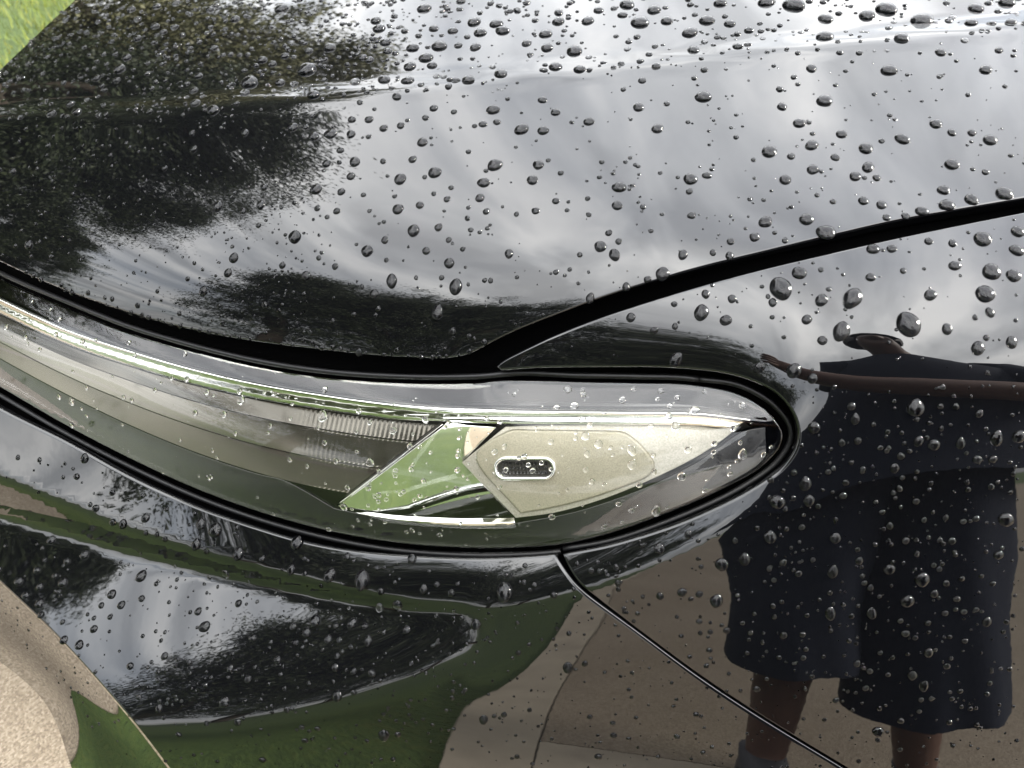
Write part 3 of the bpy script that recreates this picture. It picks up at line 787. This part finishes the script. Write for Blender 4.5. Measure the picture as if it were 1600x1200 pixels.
jt('lth1', (PX+.04, PY-.19, 1.005), .011, 'lpalm'); jt('lth2', (PX+.07, PY-.18, 1.02), .009, 'lth1')
body = skin_mesh('body', J, B, 'skin', person, 'pelvis')
V, F = rings([((PX-.02,PY+.01,.77),.31,.175),((PX-.005,PY,.90),.305,.17),((PX+.015,PY+.01,1.04),.275,.165),((PX+.02,PY+.04,1.18),.262,.16),((PX+.02,PY+.06,1.27),.24,.15),((PX-.005,PY+.07,1.335),.195,.125),((PX-.02,PY+.10,1.385),.115,.095),((PX-.025,PY+.115,1.405),.08,.08)])
shirt = mesh_obj('shirt', V, F, 'shirt', person)
for s, n in ((-1,'l'), (1,'r')):
    a, b = np.array(J[n+'sho'][0]), np.array(J[n+'elb'][0])
    tube('sleeve', [a*1.0+(np.array([PX,PY+.05,1.30])-a)*.25, a, a+(b-a)*.35, a+(b-a)*.72], [.09,.092,.088,.092], 'shirt', shirt, 14)
V, F = rings([((HX,PY,.78),.20,.16),((HX,PY,.92),.20,.155),((HX,PY,1.02),.185,.145)])
shorts = mesh_obj('shorts', V, F, 'shorts', person)
for s in (-1, 1):
    wl = .100 if s < 0 else .130; zl = .375 if s < 0 else .290
    V, F = rings([((HX+s*.112,PY+.03,zl),wl,.115),((HX+s*.113,PY+.028,zl+.012),wl+.003,.118),((HX+s*.108,PY+.015,.52),wl*.98,.12),((HX+s*.106,PY+.01,.63),wl*1.02,.125),((HX+s*.102,PY,.76),.112,.14),((HX+s*.10,PY,.86),.10,.145)], 40)
    V = [(x+.006*math.sin(z*26+y*31+s)*(1.1-z), y+.011*math.sin(x*62+z*9)*(1.0-z), z+(.012*math.sin(x*19+s) if z < zl+.02 else 0)) for x, y, z in V]   # folds
    mesh_obj('leg_sleeve', V, F, 'shorts', shorts)
# hair cap
bm = bmesh.new(); bmesh.ops.create_icosphere(bm, subdivisions=3, radius=1.0)
for v in bm.verts:
    n = v.co.copy(); k = 1+.05*math.sin(n.x*17)*math.sin(n.y*13+n.z*9)
    v.co = Vector((PX-.06+n.x*.098*k, PY+.172+n.y*.112*k, 1.600+n.z*.088*k))
bmesh.ops.delete(bm, geom=[v for v in bm.verts if v.co.z < 1.55 or (v.co.y > PY+.25 and v.co.z < 1.62)], context='VERTS')
me = bpy.data.meshes.new('hair'); bm.to_mesh(me); bm.free(); me.materials.append(MAT['hair']); me.polygons.foreach_set('use_smooth', [True]*len(me.polygons))
o = bpy.data.objects.new('hair', me); COL.objects.link(o); o.parent = person; o.matrix_parent_inverse = Matrix.Translation(person.location).inverted()
for s in (-1, 1):
    V, F = rings([((HX+s*.14,PY+.06,.021),.05,.14),((HX+s*.14,PY+.06,.05),.052,.14),((HX+s*.14,PY+.04,.085),.045,.11),((HX+s*.137,PY-.01,.12),.042,.05)], 16)
    F.append(tuple(range(15, -1, -1))); F.append(tuple(range(48, 64)))
    mesh_obj('shoe', V, F, 'shoe', person)
# ------------------------------------------------------------------ trees standing round the drive (they show mirrored in the paint)
def tree_meshes(seed, H, R, base, leaf, n_clump=330, per=46, lsz=.17):
    r = np.random.default_rng(seed)
    TV, TF = [], []
    def limb(a, b, ra, rb, n=6):
        pts = [np.array(a)+(np.array(b)-np.array(a))*t + (r.normal(0, .05, 3)*np.linalg.norm(np.array(b)-np.array(a))*.5 if 0 < t < 1 else 0) for t in np.linspace(0, 1, n)]
        v, f = tube_mesh(pts, np.linspace(ra, rb, n), 8); k = len(TV)
        TV.extend(v); TF.extend([tuple(i+k for i in q_) for q_ in f]); return pts
    top = (r.normal(0, .3), r.normal(0, .3), H*.80)
    stem = limb((0,0,-.1), top, H*.028, H*.006, 9)
    cc = np.array([0, 0, base+(H-base)*.5]); er = np.array([R, R, (H-base)*.5])
    ends = []
    for i in range(13):
        t = .28+.6*i/13; s0 = np.array(stem[min(8, int(t*9))]); a = i*2.4+r.uniform(-.4, .4)
        d = np.array([math.cos(a), math.sin(a), r.uniform(.15, .8)]); d /= np.linalg.norm(d)
        e_ = cc + er*d*r.uniform(.62, .9); ends.append(e_); limb(s0, e_, H*.010, H*.0025, 6)
    # clumps fill an uneven envelope
    cl = []
    while len(cl) < n_clump:
        d = r.normal(0, 1, 3); d /= np.linalg.norm(d)
        env = 1+.22*math.sin(3*d[0]+seed)+.18*math.sin(4.3*d[1]*2+d[2]*5+seed*2)+.12*math.sin(9*d[0]-7*d[2])
        q_ = r.uniform(.25, 1)**.5
        p = cc + er*d*q_*env*.86
        if r.random() < .30: p = ends[r.integers(len(ends))] + r.normal(0, .10, 3)*R
        cl.append(p)
    cl = np.array(cl)
    sz = r.uniform(.20, .48, len(cl))*R*.20
    C = np.repeat(cl, per, 0) + r.normal(0, 1, (len(cl)*per, 3))*np.repeat(sz, per)[:, None]*np.array([1, 1, .6])
    n = len(C); a = r.normal(0, 1, (n, 3)); a /= np.linalg.norm(a, axis=1, keepdims=True)
    b = np.cross(a, r.normal(0, 1, (n, 3))); b /= np.linalg.norm(b, axis=1, keepdims=True)
    s = lsz*r.uniform(.6, 1.3, (n, 1))
    LV = np.stack([C-a*s*.6, C+b*s*.28, C+a*s*.6, C-b*s*.28], 1).reshape(-1, 3)
    m1 = bpy.data.meshes.new('trunk'); m1.from_pydata([tuple(v) for v in TV], [], TF); m1.materials.append(MAT['bark']); m1.polygons.foreach_set('use_smooth', [True]*len(m1.polygons))
    m2 = bpy.data.meshes.new('crown'); m2.vertices.add(len(LV)); m2.vertices.foreach_set('co', LV.ravel())
    m2.loops.add(n*4); m2.loops.foreach_set('vertex_index', np.arange(n*4)); m2.polygons.add(n); m2.polygons.foreach_set('loop_start', np.arange(n)*4)
    m2.update(calc_edges=True); m2.materials.append(MAT[leaf])
    return m1, m2
def tree(meshes, name, x, y, rz, sc, label):
    t = tag(empty(name, (x, y, 0)), label, 'tree', 'trees around the drive'); t.rotation_euler = (0, 0, rz); t.scale = (sc, sc, sc)
    for nm, me in zip(('trunk', 'crown'), meshes):
        o = bpy.data.objects.new(nm, me); COL.objects.link(o); o.parent = t
M_BIG = tree_meshes(3, 19.0, 6.0, 1.2, 'leaf', 2300, 95, .13)
M_OLIVE = tree_meshes(8, 19.0, 6.4, 1.0, 'leaf_olive', 1700, 95, .16)
M_MID = tree_meshes(15, 15.0, 5.0, 1.0, 'leaf', 1300, 100, .12)
M_LOW = tree_meshes(29, 12.5, 4.4, .8, 'leaf', 1100, 100, .12)
def polar(az, d): return d*math.sin(math.radians(az)), -d*math.cos(math.radians(az))
tree(M_BIG, 'broadleaf_tree', *polar(-133, 13.0), .4, .82, 'big dark leafy tree mirrored over the left of the hood')
tree(M_BIG, 'broadleaf_tree', *polar(-114, 16.0), 2.4, .84, 'dark tree mirrored at the far left of the hood, right of the olive trees')
tree(M_LOW, 'broadleaf_tree', *polar(-101, 20.0), 4.4, .82, 'low dark tree mirrored at the far left of the hood, beside the headlight')
tree(M_LOW, 'broadleaf_tree', *polar(-94, 25.0), 1.3, .70, 'dark tree mirrored at the left frame edge just above the headlight gap')
tree(M_OLIVE, 'broadleaf_tree', *polar(-131, 19.5), 2.1, 1.0, 'olive green tree mirrored along the far left edge of the hood')
tree(M_OLIVE, 'broadleaf_tree', *polar(-145, 20.5), 4.0, 1.0, 'olive green tree mirrored above the hood crease, its edge against the sky')
tree(M_MID, 'broadleaf_tree', *polar(-58, 15.0), 1.0, 1.0, 'dark tree mirrored low on the hood, leftmost of the treetops above the headlight')
tree(M_MID, 'broadleaf_tree', *polar(-43, 16.0), 3.0, .98, 'dark tree mirrored low in the middle of the hood above the headlight')
tree(M_MID, 'broadleaf_tree', *polar(-28, 16.5), 5.0, .95, 'dark tree mirrored where the hood meets the fender tip')
tree(M_LOW, 'broadleaf_tree', *polar(-14, 18.0), .2, .80, 'dark tree mirrored on the pointed tip of the fender')
# ------------------------------------------------------------------ rain beading on everything
# (x, y, r) read off in quarter views at twice the photograph's size; quarter origin (ox, oy)
DROPS_A = "1325,28,22 1440,5,15 1480,70,22 1500,103,20 1550,75,20 1570,97,22 1372,145,24 1290,150,20 1330,182,22 1280,208,20 1350,205,16 1205,133,18 1212,160,14 1185,90,20 1175,65,18 1485,148,18 1415,97,16 1355,90,16 1265,97,12 1432,142,13 1110,257,18 1200,250,22 1275,253,20 1463,250,21 1565,231,22 1240,302,15 1125,320,10 1155,187,15 1135,180,14 880,28,22 1030,150,20 965,160,14 960,218,30 980,296,20 780,258,28 765,290,16 875,258,16 920,262,12 665,345,20 610,322,16 820,188,16 850,200,14 890,175,14 800,205,10 605,283,14 620,237,14 395,180,16 375,215,20 365,250,12 220,325,14 160,355,16 240,350,16 300,245,14 510,100,12 485,82,14 430,120,14 545,85,12 570,110,10 670,150,12 720,170,10 735,60,16 655,30,14 430,60,12 410,30,14 490,20,14 550,10,14 915,397,17 955,397,10 980,426,17 1033,420,19 1097,420,15 1100,374,13 1153,374,14 1200,400,13 1252,393,13 1108,506,18 1063,470,12 1020,512,14 1060,507,8 1097,551,14 1197,503,10 1320,445,17 1355,338,13 1330,368,11 1418,350,10 1290,497,13 1358,540,21 1327,553,8 1250,560,20 988,592,19 1066,600,13 1244,653,18 1312,641,13 992,650,10 1053,660,12 1022,678,8 920,634,8 1293,719,19 1370,710,13 1410,587,9 1397,622,11 1202,750,12 1402,750,10 1146,784,18 1404,821,16 1332,784,13 1207,813,8 1047,833,11 1005,790,7 920,740,20 958,860,14 1223,878,19 1425,894,22 1367,975,19 882,830,11 855,868,5 814,640,14 730,805,15 712,852,13 635,909,14 586,872,8 828,953,11 680,645,16 825,585,12 760,660,10 600,415,10 605,465,12 765,415,13 515,525,9 808,705,9 465,950,5 504,939,5 1545,516,23 1512,571,19 1500,619,15 1520,660,11 1590,793,14 1464,474,9 1509,388,13 1553,382,12 1540,343,20 1460,682,9 1471,719,9 1523,713,8 1515,876,8 1565,942,7 1380,868,9 1300,868,7 1168,918,14 1040,1003,8 1175,985,8 1415,1035,12 90,765,14 150,455,9 345,485,8 435,625,7 40,535,12 1122,1100,11 1467,1098,9 1513,1070,11 1285,1118,12 1330,1120,14 1240,1093,8 1065,1090,7 975,1072,7 830,1040,7 695,1010,9 560,980,8 430,955,9 350,935,8 275,915,8 190,890,8"
DROPS_B = "883,17,34 1170,30,32 1283,65,34 443,32,22 357,15,24 400,72,28 236,66,20 195,160,26 105,107,20 110,150,20 135,210,22 210,217,18 555,103,24 608,65,24 483,66,20 567,157,20 705,146,16 975,115,26 980,60,22 1110,50,26 1218,120,22 1450,28,24 1435,72,20 1560,70,18 1545,8,26 795,8,26 650,10,22 145,68,20 145,40,16 45,136,16 270,33,16 450,207,14 345,48,15 740,95,16 680,75,18 955,153,8 893,165,9 1025,165,11 1085,165,11 1340,165,16 1415,127,12 1480,218,20 1522,158,13 1178,220,24 935,214,17 1043,222,8 600,218,12 570,243,10 407,252,13 348,279,9 598,304,24 978,316,24 395,335,18 455,402,19 240,380,17 95,313,14 135,351,15 484,324,10 843,334,16 836,278,12 30,404,22 97,408,18 187,382,8 880,241,10 898,386,19 1030,420,17 1325,388,19 1220,435,21 1495,438,22 1374,415,14 1437,415,14 803,474,24 937,455,20 1105,464,22 1155,441,10 700,428,9 1112,523,20 1073,552,18 1140,556,13 1374,514,22 82,516,18 63,563,18 280,506,9 335,586,21 328,643,17 558,560,22 609,549,14 554,598,11 853,562,19 941,530,19 872,489,13 1010,492,14 1350,595,19 1480,538,12 152,541,10 137,628,12 73,659,13 236,620,9 409,646,10 562,674,13 303,727,11 277,769,18 320,797,18 333,755,11 138,850,9 535,795,15 212,796,9 1003,630,10 1097,628,16 1155,641,16 793,694,21 921,686,22 757,741,16 979,728,29 853,751,10 683,755,12 628,790,11 679,800,13 1170,680,13 1230,676,13 1281,661,19 1358,642,23 1436,624,21 1538,606,26 434,722,8 469,856,21 423,874,12 357,896,13 245,932,14 1471,748,27 1302,754,13 1376,760,13 1580,725,20 1577,783,20 1128,778,19 1187,778,15 1499,850,28 1383,831,18 1568,863,22 897,854,22 839,902,34 965,843,9 1063,931,30 1120,867,15 1222,846,10 1306,921,18 1480,916,27 966,937,19 605,918,13 687,934,13 815,944,13 990,904,9 590,976,23 667,1000,17 920,998,15 1028,1035,27 1238,1010,36 1358,1028,16 1493,977,14 1447,992,9 509,1020,10 444,1033,12 370,992,14 507,951,10 970,1063,14 1455,1088,20 1560,1070,17 1482,1056,10 880,1158,22 940,1182,15 773,1147,16 513,1124,20"
DROPS_C = "675,455,22 628,437,16 740,449,10 613,500,16 928,495,20 1003,490,20 1195,530,22 1287,546,15 1085,538,11 745,530,18 820,545,10 1030,597,20 1130,612,26 910,580,14 952,592,8 1323,640,13 1410,653,12 1365,627,10 1575,650,26 1190,648,12 1187,697,13 1242,690,16 1178,575,9 385,437,14 352,432,11 455,417,14 300,388,12 265,232,14 240,290,11 282,377,8 352,340,10 445,350,9 515,485,9 455,465,8 490,470,8 705,593,14 440,530,7 655,605,9 567,590,7 645,522,10 162,486,14 265,533,15 210,553,12 133,513,8 197,619,15 172,600,11 115,583,12 125,632,12 60,615,14 125,685,14 80,660,12 128,722,12 195,744,9 350,657,14 442,600,17 317,692,10 380,690,13 443,670,11 345,727,9 293,766,13 200,800,13 248,815,14 342,773,6 407,882,12 435,978,9 497,1013,13 514,850,12 640,757,17 620,710,12 745,686,12 790,795,13 868,862,12 720,888,11 775,922,12 703,993,17 985,740,17 960,775,14 1025,797,13 1050,755,9 1100,747,15 1140,757,11 1150,802,14 1097,822,8 925,808,9 915,758,11 1060,800,9 945,822,7 1270,768,13 1200,775,8 1047,887,12 1105,898,10 1162,905,13 1053,975,16 1105,965,10 742,1057,12 895,1018,10 645,1062,9 558,1097,10 1053,850,10 877,907,8 965,935,7 890,950,7 548,880,8 503,802,7 1488,750,15 1418,710,7 1200,1095,18 1242,1095,11 1512,1047,14 1575,1033,10 1545,1038,8 943,1073,10 992,1077,10 953,1115,11 820,1175,12 1228,1173,9 605,1160,7 1413,980,8 1515,800,5 1395,1020,7 1010,100,16 700,95,12 755,48,13 1157,245,13 1230,145,12 1155,120,9 1285,265,9 1430,268,10 1185,272,8 1150,325,10 1075,385,13 1330,110,12 610,90,10 845,130,8"
DROPS_D = "1260,73,24 945,135,18 1060,70,13 1073,108,14 1338,70,10 1387,70,10 1460,93,12 1030,183,11 1080,178,12 1270,178,15 1317,190,17 1402,184,14 1515,168,19 1587,163,20 1215,225,12 1453,236,13 1503,236,13 1195,263,14 1060,245,8 988,275,10 880,277,10 917,310,18 830,366,22 927,364,17 878,357,9 1035,349,12 1043,308,10 1210,327,10 1220,293,8 1263,367,11 1197,357,7 1425,330,9 1497,320,10 1545,422,22 1567,280,8 807,476,18 857,453,8 905,447,10 1180,443,11 1010,480,15 1080,517,8 1230,490,12 1375,490,12 1410,430,10 1355,417,9 1450,420,10 1520,533,14 1085,552,12 1178,578,16 1280,610,22 1003,585,16 895,592,11 848,557,11 1357,623,11 1320,655,12 1405,608,9 1335,578,9 1235,677,19 1390,672,11 1120,636,10 1095,600,8 1483,742,14 1412,712,10 1353,716,10 995,715,17 1123,715,15 1213,740,9 1300,747,9 1467,600,8 848,785,12 908,783,10 815,693,9 820,727,8 1230,780,13 1415,803,9 1367,790,8 1303,838,14 1358,881,11 1250,910,14 1078,873,11 1118,897,10 1175,908,8 1288,942,14 1105,950,10 1150,840,8 1013,988,10 1215,1052,11 1145,1085,17 1063,1018,8 1400,960,9 1405,1008,7 765,953,11 937,913,8 655,562,20 727,545,17 640,676,19 585,657,12 530,650,14 462,662,12 705,660,8 757,718,7 697,489,9 585,743,10 670,770,11 620,775,9 588,778,8 617,832,10 608,880,9 720,747,8 745,777,8 529,788,8 175,884,16 228,873,10 243,1040,9 318,1098,11 270,1165,12 515,1102,10 575,1033,10 365,1108,8 597,1152,9 457,1165,8 315,1060,9 55,1018,8 15,1165,9 20,840,9 178,780,9 240,713,6 460,512,15 550,470,12 325,573,10 247,583,10 292,587,7 505,447,7 400,490,4 450,395,15 130,660,12 70,627,8 720,218,14 808,300,10 40,567,8 175,17,13 465,22,9 570,83,14 510,133,14 375,207,15 270,188,13 230,162,13 550,205,11 375,252,13 435,130,9 530,288,13 373,395,10 125,415,11 630,213,8 65,270,9 720,68,11 380,17,9 195,68,12 345,50,10 490,100,12 250,305,10"
def parse(s, ox, oy):
    return [(ox+float(a)/2, oy+float(b)/2, float(c)/2) for a, b, c in (t.split(',') for t in s.split())]
drops = parse(DROPS_A, 0, 0) + parse(DROPS_B, 800, 0) + parse(DROPS_C, 0, 600) + parse(DROPS_D, 800, 600)
PANELS = {'hood': hood_poly, 'fender': fender_poly, 'bumper': bump_poly, 'lens': lens_out}
def on_panel(xy, margin=2.0):
    """which panel each pixel point lies on"""
    xy = np.asarray(xy, float); out = np.array(['']*len(xy), dtype=object)
    for nme, po in PANELS.items():
        k = poly_sd(po, xy[:, 0], xy[:, 1]) > margin
        out[k] = nme
    return out
def dome(seg, lev, seed, sag=0.0, hgt=.80, contact=True):
    """bead of water of radius 1: uneven outline, steep rim, its weight slipped towards +x; closed below"""
    r = np.random.default_rng(seed); ph = r.uniform(0, 6.28, 4); am = r.uniform(.02, .075, 4)*np.array([1, 1, .55, .3])
    V = []; F = []
    prof = [(.93,-.12)] + [(math.cos(t)**.9, math.sin(t)) for t in np.linspace(.0, math.pi/2, lev+1)[:-1]]
    for (rad, z) in prof:
        for k in range(seg):
            t = 2*math.pi*k/seg
            o = 1+sum(am[i]*math.sin((i+1)*t+ph[i]) for i in range(4))
            x, y = rad*o*math.cos(t), rad*o*math.sin(t)
            zz = z*hgt if z > 0 else z
            if sag:
                x *= 1+.28*sag; y *= 1-.28*sag*max(0, -math.cos(t))*rad
                if z > 0: x += sag*.28*z; zz *= 1+.30*sag*max(-.5, math.cos(t))*rad
            V.append((x, y, zz))
    n = len(prof)
    V.append((sag*.28, 0, hgt)); V.append((0, 0, -.12))
    for i in range(n-1):
        for k in range(seg):
            F.append((i*seg+k, i*seg+(k+1) % seg, (i+1)*seg+(k+1) % seg, (i+1)*seg+k))
    for k in range(seg):
        F.append(((n-1)*seg+k, (n-1)*seg+(k+1) % seg, len(V)-2)); F.append(((k+1) % seg, k, len(V)-1))
    n_w = len(F)
    if contact:                                # the wetted patch of paint under the bead
        b0 = len(V)
        for k in range(seg):
            x, y, _ = V[seg+k]; V.append((x*.985, y*.985, .035))
        V.append((0, 0, .035))
        for k in range(seg): F.append((b0+k, b0+(k+1) % seg, b0+seg))
    return np.array(V), F, n_w
def frames(px, py):
    P = surf(px, py); N = surf_n(px, py)
    down = np.zeros_like(P); down[:, 2] = -1
    X = down - (down*N).sum(1, keepdims=True)*N
    X /= np.linalg.norm(X, axis=1, keepdims=True)+1e-9
    return P, N, X, np.cross(N, X)
def px_size(px, py): return np.exp(sample(L_FIELD, px, py))/F_PX
rng = np.random.default_rng(21)
D = np.array(drops)
which = on_panel(D[:, :2], 1.0)
D, which = D[which != ''], which[which != '']
order = np.argsort(-D[:, 2]); D, which = D[order], which[order]
N_IND = 300
TEMPL = {}
for s_ in range(8):
    for g_i, g in enumerate((0.0, .5, 1.0)):
        v, f, n_w = dome(32, 10, 50+s_*7+g_i, g, (.56, .66, .74)[g_i], contact=s_ < 4)
        me = bpy.data.meshes.new('water_drop'); me.from_pydata([tuple(q_) for q_ in v], [], f); me.materials.append(MAT['water'])
        me.polygons.foreach_set('use_smooth', [True]*len(me.polygons)); me.materials.append(MAT['wet']); me.polygons.foreach_set('material_index', [0]*n_w+[1]*(len(f)-n_w)); me.update(); TEMPL[(s_, g_i)] = me
def zone(x, y, w):
    if w == 'hood':
        up = y < HOOD_CREASE(x)
        if up: return 'over the mirrored olive tree' if x < 570 else 'on the hood above its crease'
        if y > HOOD_EDGE(x)-14: return 'hanging on the hood edge'
        return 'on the dark left of the hood' if x < 430 else 'on the hood over the headlight' if x < 900 else 'on the hood band above the fender gap'
    if w == 'fender':
        if y < 575: return 'on the pale fender top'
        if x < 1160 and y < 900 and y > 600 and x-880 < (1250-880) and y < 870: return 'on the flange under the headlight tail'
        return 'over the mirrored navy clothing' if x > 1190 and y < 1120 else 'over the mirrored driveway'
    if w == 'lens': return 'on the clear headlight cover'
    if y < BUMPER_CREASE(x): return 'on the bumper right under the headlight'
    if poly_sd(SCOOP_RIM, np.array([x]), np.array([y]))[0] > -10: return 'in the bumper scoop below the headlight'
    return 'on the lower side of the bumper'
SPECIAL = {(1441.5,8.5):'widest flat water drop at the top edge of the hood, right of centre', (1289,364):'large water drop touching the upper edge of the black hood gap',
 (1219,451):'wide oval water drop on the fender just below the hood gap', (1419,505):'largest elongated water drop on top of the fender', (1331,465):'big round water drop on top of the fender, left of the largest one',
 (480,109):'large pale water drop over the mirrored olive tree on the hood', (1430,636):'bright water drop high on the fender side, over the brown arm reflection', (1440,905):'long runny water drop low on the navy reflection',
 (337,827):'tallest water drop on the bumper band under the left of the headlight', (787,925):'large glinting water drop on the bumper near the panel seam', (1080,281):'big dark water drop in the middle of the white cloud reflection on the hood',
 (712,447):'teardrop shaped water drop on the hood above the mirrored treetops'}
IND = []
P, N, X, Y = frames(D[:, 0], D[:, 1]); S = px_size(D[:, 0], D[:, 1])*D[:, 2]
for i in range(min(N_IND, len(D))):
    x, y, rp = D[i]; w = which[i]
    steep = math.degrees(math.acos(np.clip(N[i][2], -1, 1)))
    g = 0 if steep < 28 else (1 if steep < 50 else (2 if rng.random() < .45 else 1))
    o = bpy.data.objects.new('water_drop', TEMPL[(int(rng.integers(4))+(4 if w == 'lens' else 0), g)]); COL.objects.link(o)
    a = rng.uniform(0, 6.28) if g == 0 else rng.normal(0, .25)
    ex = X[i]*math.cos(a)+Y[i]*math.sin(a); ey = np.cross(N[i], ex)
    s = S[i]; el = rng.uniform(.9, 1.1)
    m = Matrix(((ex[0]*s*el, ey[0]*s/el, N[i][0]*s, P[i][0]), (ex[1]*s*el, ey[1]*s/el, N[i][1]*s, P[i][1]), (ex[2]*s*el, ey[2]*s/el, N[i][2]*s, P[i][2]), (0, 0, 0, 1)))
    o.matrix_world = m
    IND.append((o, x, y, rp, zone(x, y, w)))
ORD = ['largest', 'second largest', 'third largest', 'fourth largest', 'fifth largest', 'sixth largest', 'seventh largest', 'eighth largest', 'ninth largest', 'tenth largest', 'eleventh largest', 'twelfth largest', 'thirteenth largest', 'fourteenth largest', 'fifteenth largest', 'sixteenth largest', 'seventeenth largest']
cells = {}
for rec in IND:
    z_ = rec[4]; zx = [q_[1] for q_ in IND if q_[4] == z_]; zy = [q_[2] for q_ in IND if q_[4] == z_]
    ux = (rec[1]-min(zx))/(max(zx)-min(zx)+1e-6); uy = (rec[2]-min(zy))/(max(zy)-min(zy)+1e-6)
    nx_ = 4 if len(zx) > 24 else 3 if len(zx) > 9 else 1
    col = {4: ['far left', 'left', 'right', 'far right'], 3: ['left', 'middle', 'right'], 1: ['']}[nx_][min(nx_-1, int(ux*nx_))]
    row = ('upper ' if uy < .5 else 'lower ') if len(zx) > 16 else ''
    cells.setdefault((z_, (row+col).strip()), []).append(rec)
for (z_, c_), lst in cells.items():
    lst.sort(key=lambda q_: -q_[3])
    for k, (o, x, y, rp, _) in enumerate(lst):
        lab = None
        for (sx, sy), t_ in SPECIAL.items():
            if abs(sx-x) < 1.5 and abs(sy-y) < 5.5: lab = t_
        head = (ORD[k] if k < len(ORD) else 'smallest')+' water drop '
        tag(o, lab or head+z_+(', '+c_ if c_ else ''), 'water drop', 'water drops '+z_)
# every smaller drop, joined
small = [tuple(d) for d in D[N_IND:]]
rs = np.random.default_rng(77)
def scatter(n, x0, x1, y0, y1, rlo, rhi, keep=None, panel_=None, bias=2.2):
    xy = np.stack([rs.uniform(x0, x1, n), rs.uniform(y0, y1, n)], 1)
    w = on_panel(xy, 3.0); k = (w != '') if panel_ is None else (w == panel_)
    if keep is not None: k &= keep(xy[:, 0], xy[:, 1])
    xy = xy[k]; r = rlo+(rhi-rlo)*rs.random(len(xy))**bias
    small.extend([(a, b, c) for (a, b), c in zip(xy, r)])
scatter(1500, -60, 640, -40, 200, 1.0, 4.6, lambda x, y: y < HOOD_CREASE(x), 'hood', 1.6)
scatter(950, 560, 1700, -40, 150, 1.4, 5.8, lambda x, y: y < HOOD_CREASE(x), 'hood', 1.5)
scatter(700, -60, 480, 170, 540, .9, 3.4, lambda x, y: y > HOOD_CREASE(x), 'hood', 1.8)
scatter(760, 430, 1700, 40, 560, 1.0, 4.4, lambda x, y: y > HOOD_CREASE(x), 'hood', 1.9)
scatter(230, 790, 1700, 320, 600, 1.0, 4.0, None, 'fender', 1.9)
scatter(1300, 880, 1700, 600, 1260, 1.0, 4.4, None, 'fender', 1.7)
scatter(1000, 240, 1300, 880, 1260, .9, 3.8, lambda x, y: y > BUMPER_CREASE(x)+4, 'bumper', 1.9)
scatter(360, -60, 760, 800, 1120, 1.0, 4.2, lambda x, y: y > STRIP_LOW(x), 'bumper', 1.7)
scatter(420, -60, 900, 620, 960, .9, 4.2, lambda x, y: y < BUMPER_CREASE(x), 'bumper', 1.6)
scatter(560, -60, 1230, 430, 870, 1.2, 5.2, None, 'lens', 1.4)
# a row of drops gathered along the hood's lower edge
for x in np.arange(-40, 760, 13.0):
    if rs.random() < .62: small.append((x+rs.uniform(-4, 4), float(HOOD_EDGE(x))-3.5, rs.uniform(2, 4.5)))
sm = np.array(small)
kp = np.ones(len(sm), bool)
for i in range(len(sm)):                      # no drop inside a bigger one
    if i >= len(D)-N_IND and np.any((np.hypot(D[:, 0]-sm[i, 0], D[:, 1]-sm[i, 1]) < D[:, 2]+sm[i, 2]*.9)): kp[i] = False
sm = sm[kp]
P, N, X, Y = frames(sm[:, 0], sm[:, 1]); S = px_size(sm[:, 0], sm[:, 1])*sm[:, 2]
# a few beads on the undercut lip
lg = np.array(LIP_V).reshape(LIP_N, LIP_M, 3)
li, lj = rs.integers(8, LIP_N-12, 90), rs.integers(2, 12, 90)
lu, lv = lg[li+1, lj]-lg[li, lj], lg[li, lj+1]-lg[li, lj]
ln = np.cross(lu, lv); ln /= np.linalg.norm(ln, axis=1, keepdims=True)
lp = lg[li, lj] + rs.random((90, 1))*lu + rs.random((90, 1))*lv
ln *= np.sign(((CAM-lp)*ln).sum(1, keepdims=True))
lx_ = lu/np.linalg.norm(lu, axis=1, keepdims=True)
P, N, X = np.vstack([P, lp]), np.vstack([N, ln]), np.vstack([X, lx_]); Y = np.cross(N, X)
S = np.concatenate([S, rs.uniform(.0006, .0019, 90)]); sm = np.vstack([sm, np.full((90, 3), -999.)])
sm_lens = on_panel(sm[:, :2], 0.0) == 'lens'
tv = [dome(12, 4, 200+k, .25*(k % 3), .60, contact=k < 6) for k in range(12)]
VV = []; FF = []; MI = []; base = 0
for k in range(12):
    idx = np.where(sm_lens == (k >= 6))[0][k % 6::6]; v, f, n_w = tv[k]
    a = rs.normal(0, .35, len(idx)); ca, sa = np.cos(a)[:, None], np.sin(a)[:, None]
    ex = X[idx]*ca+Y[idx]*sa; ey = np.cross(N[idx], ex)
    q_ = P[idx][:, None, :] + S[idx][:, None, None]*(v[None, :, 0:1]*ex[:, None, :]+v[None, :, 1:2]*ey[:, None, :]+v[None, :, 2:3]*N[idx][:, None, :])
    VV.append(q_.reshape(-1, 3))
    for j in range(len(idx)):
        FF.extend([tuple(base+j*len(v)+t for t in ff) for ff in f]); MI.extend([0]*n_w+[1]*(len(f)-n_w))
    base += len(idx)*len(v)
o = mesh_obj('raindrops', np.vstack(VV), FF, 'water'); o.data.materials.append(MAT['wet']); o.data.polygons.foreach_set('material_index', MI); o.data.update()
tag(o, 'fine small raindrops sprinkled all over the black paint', 'raindrops', kind='stuff')
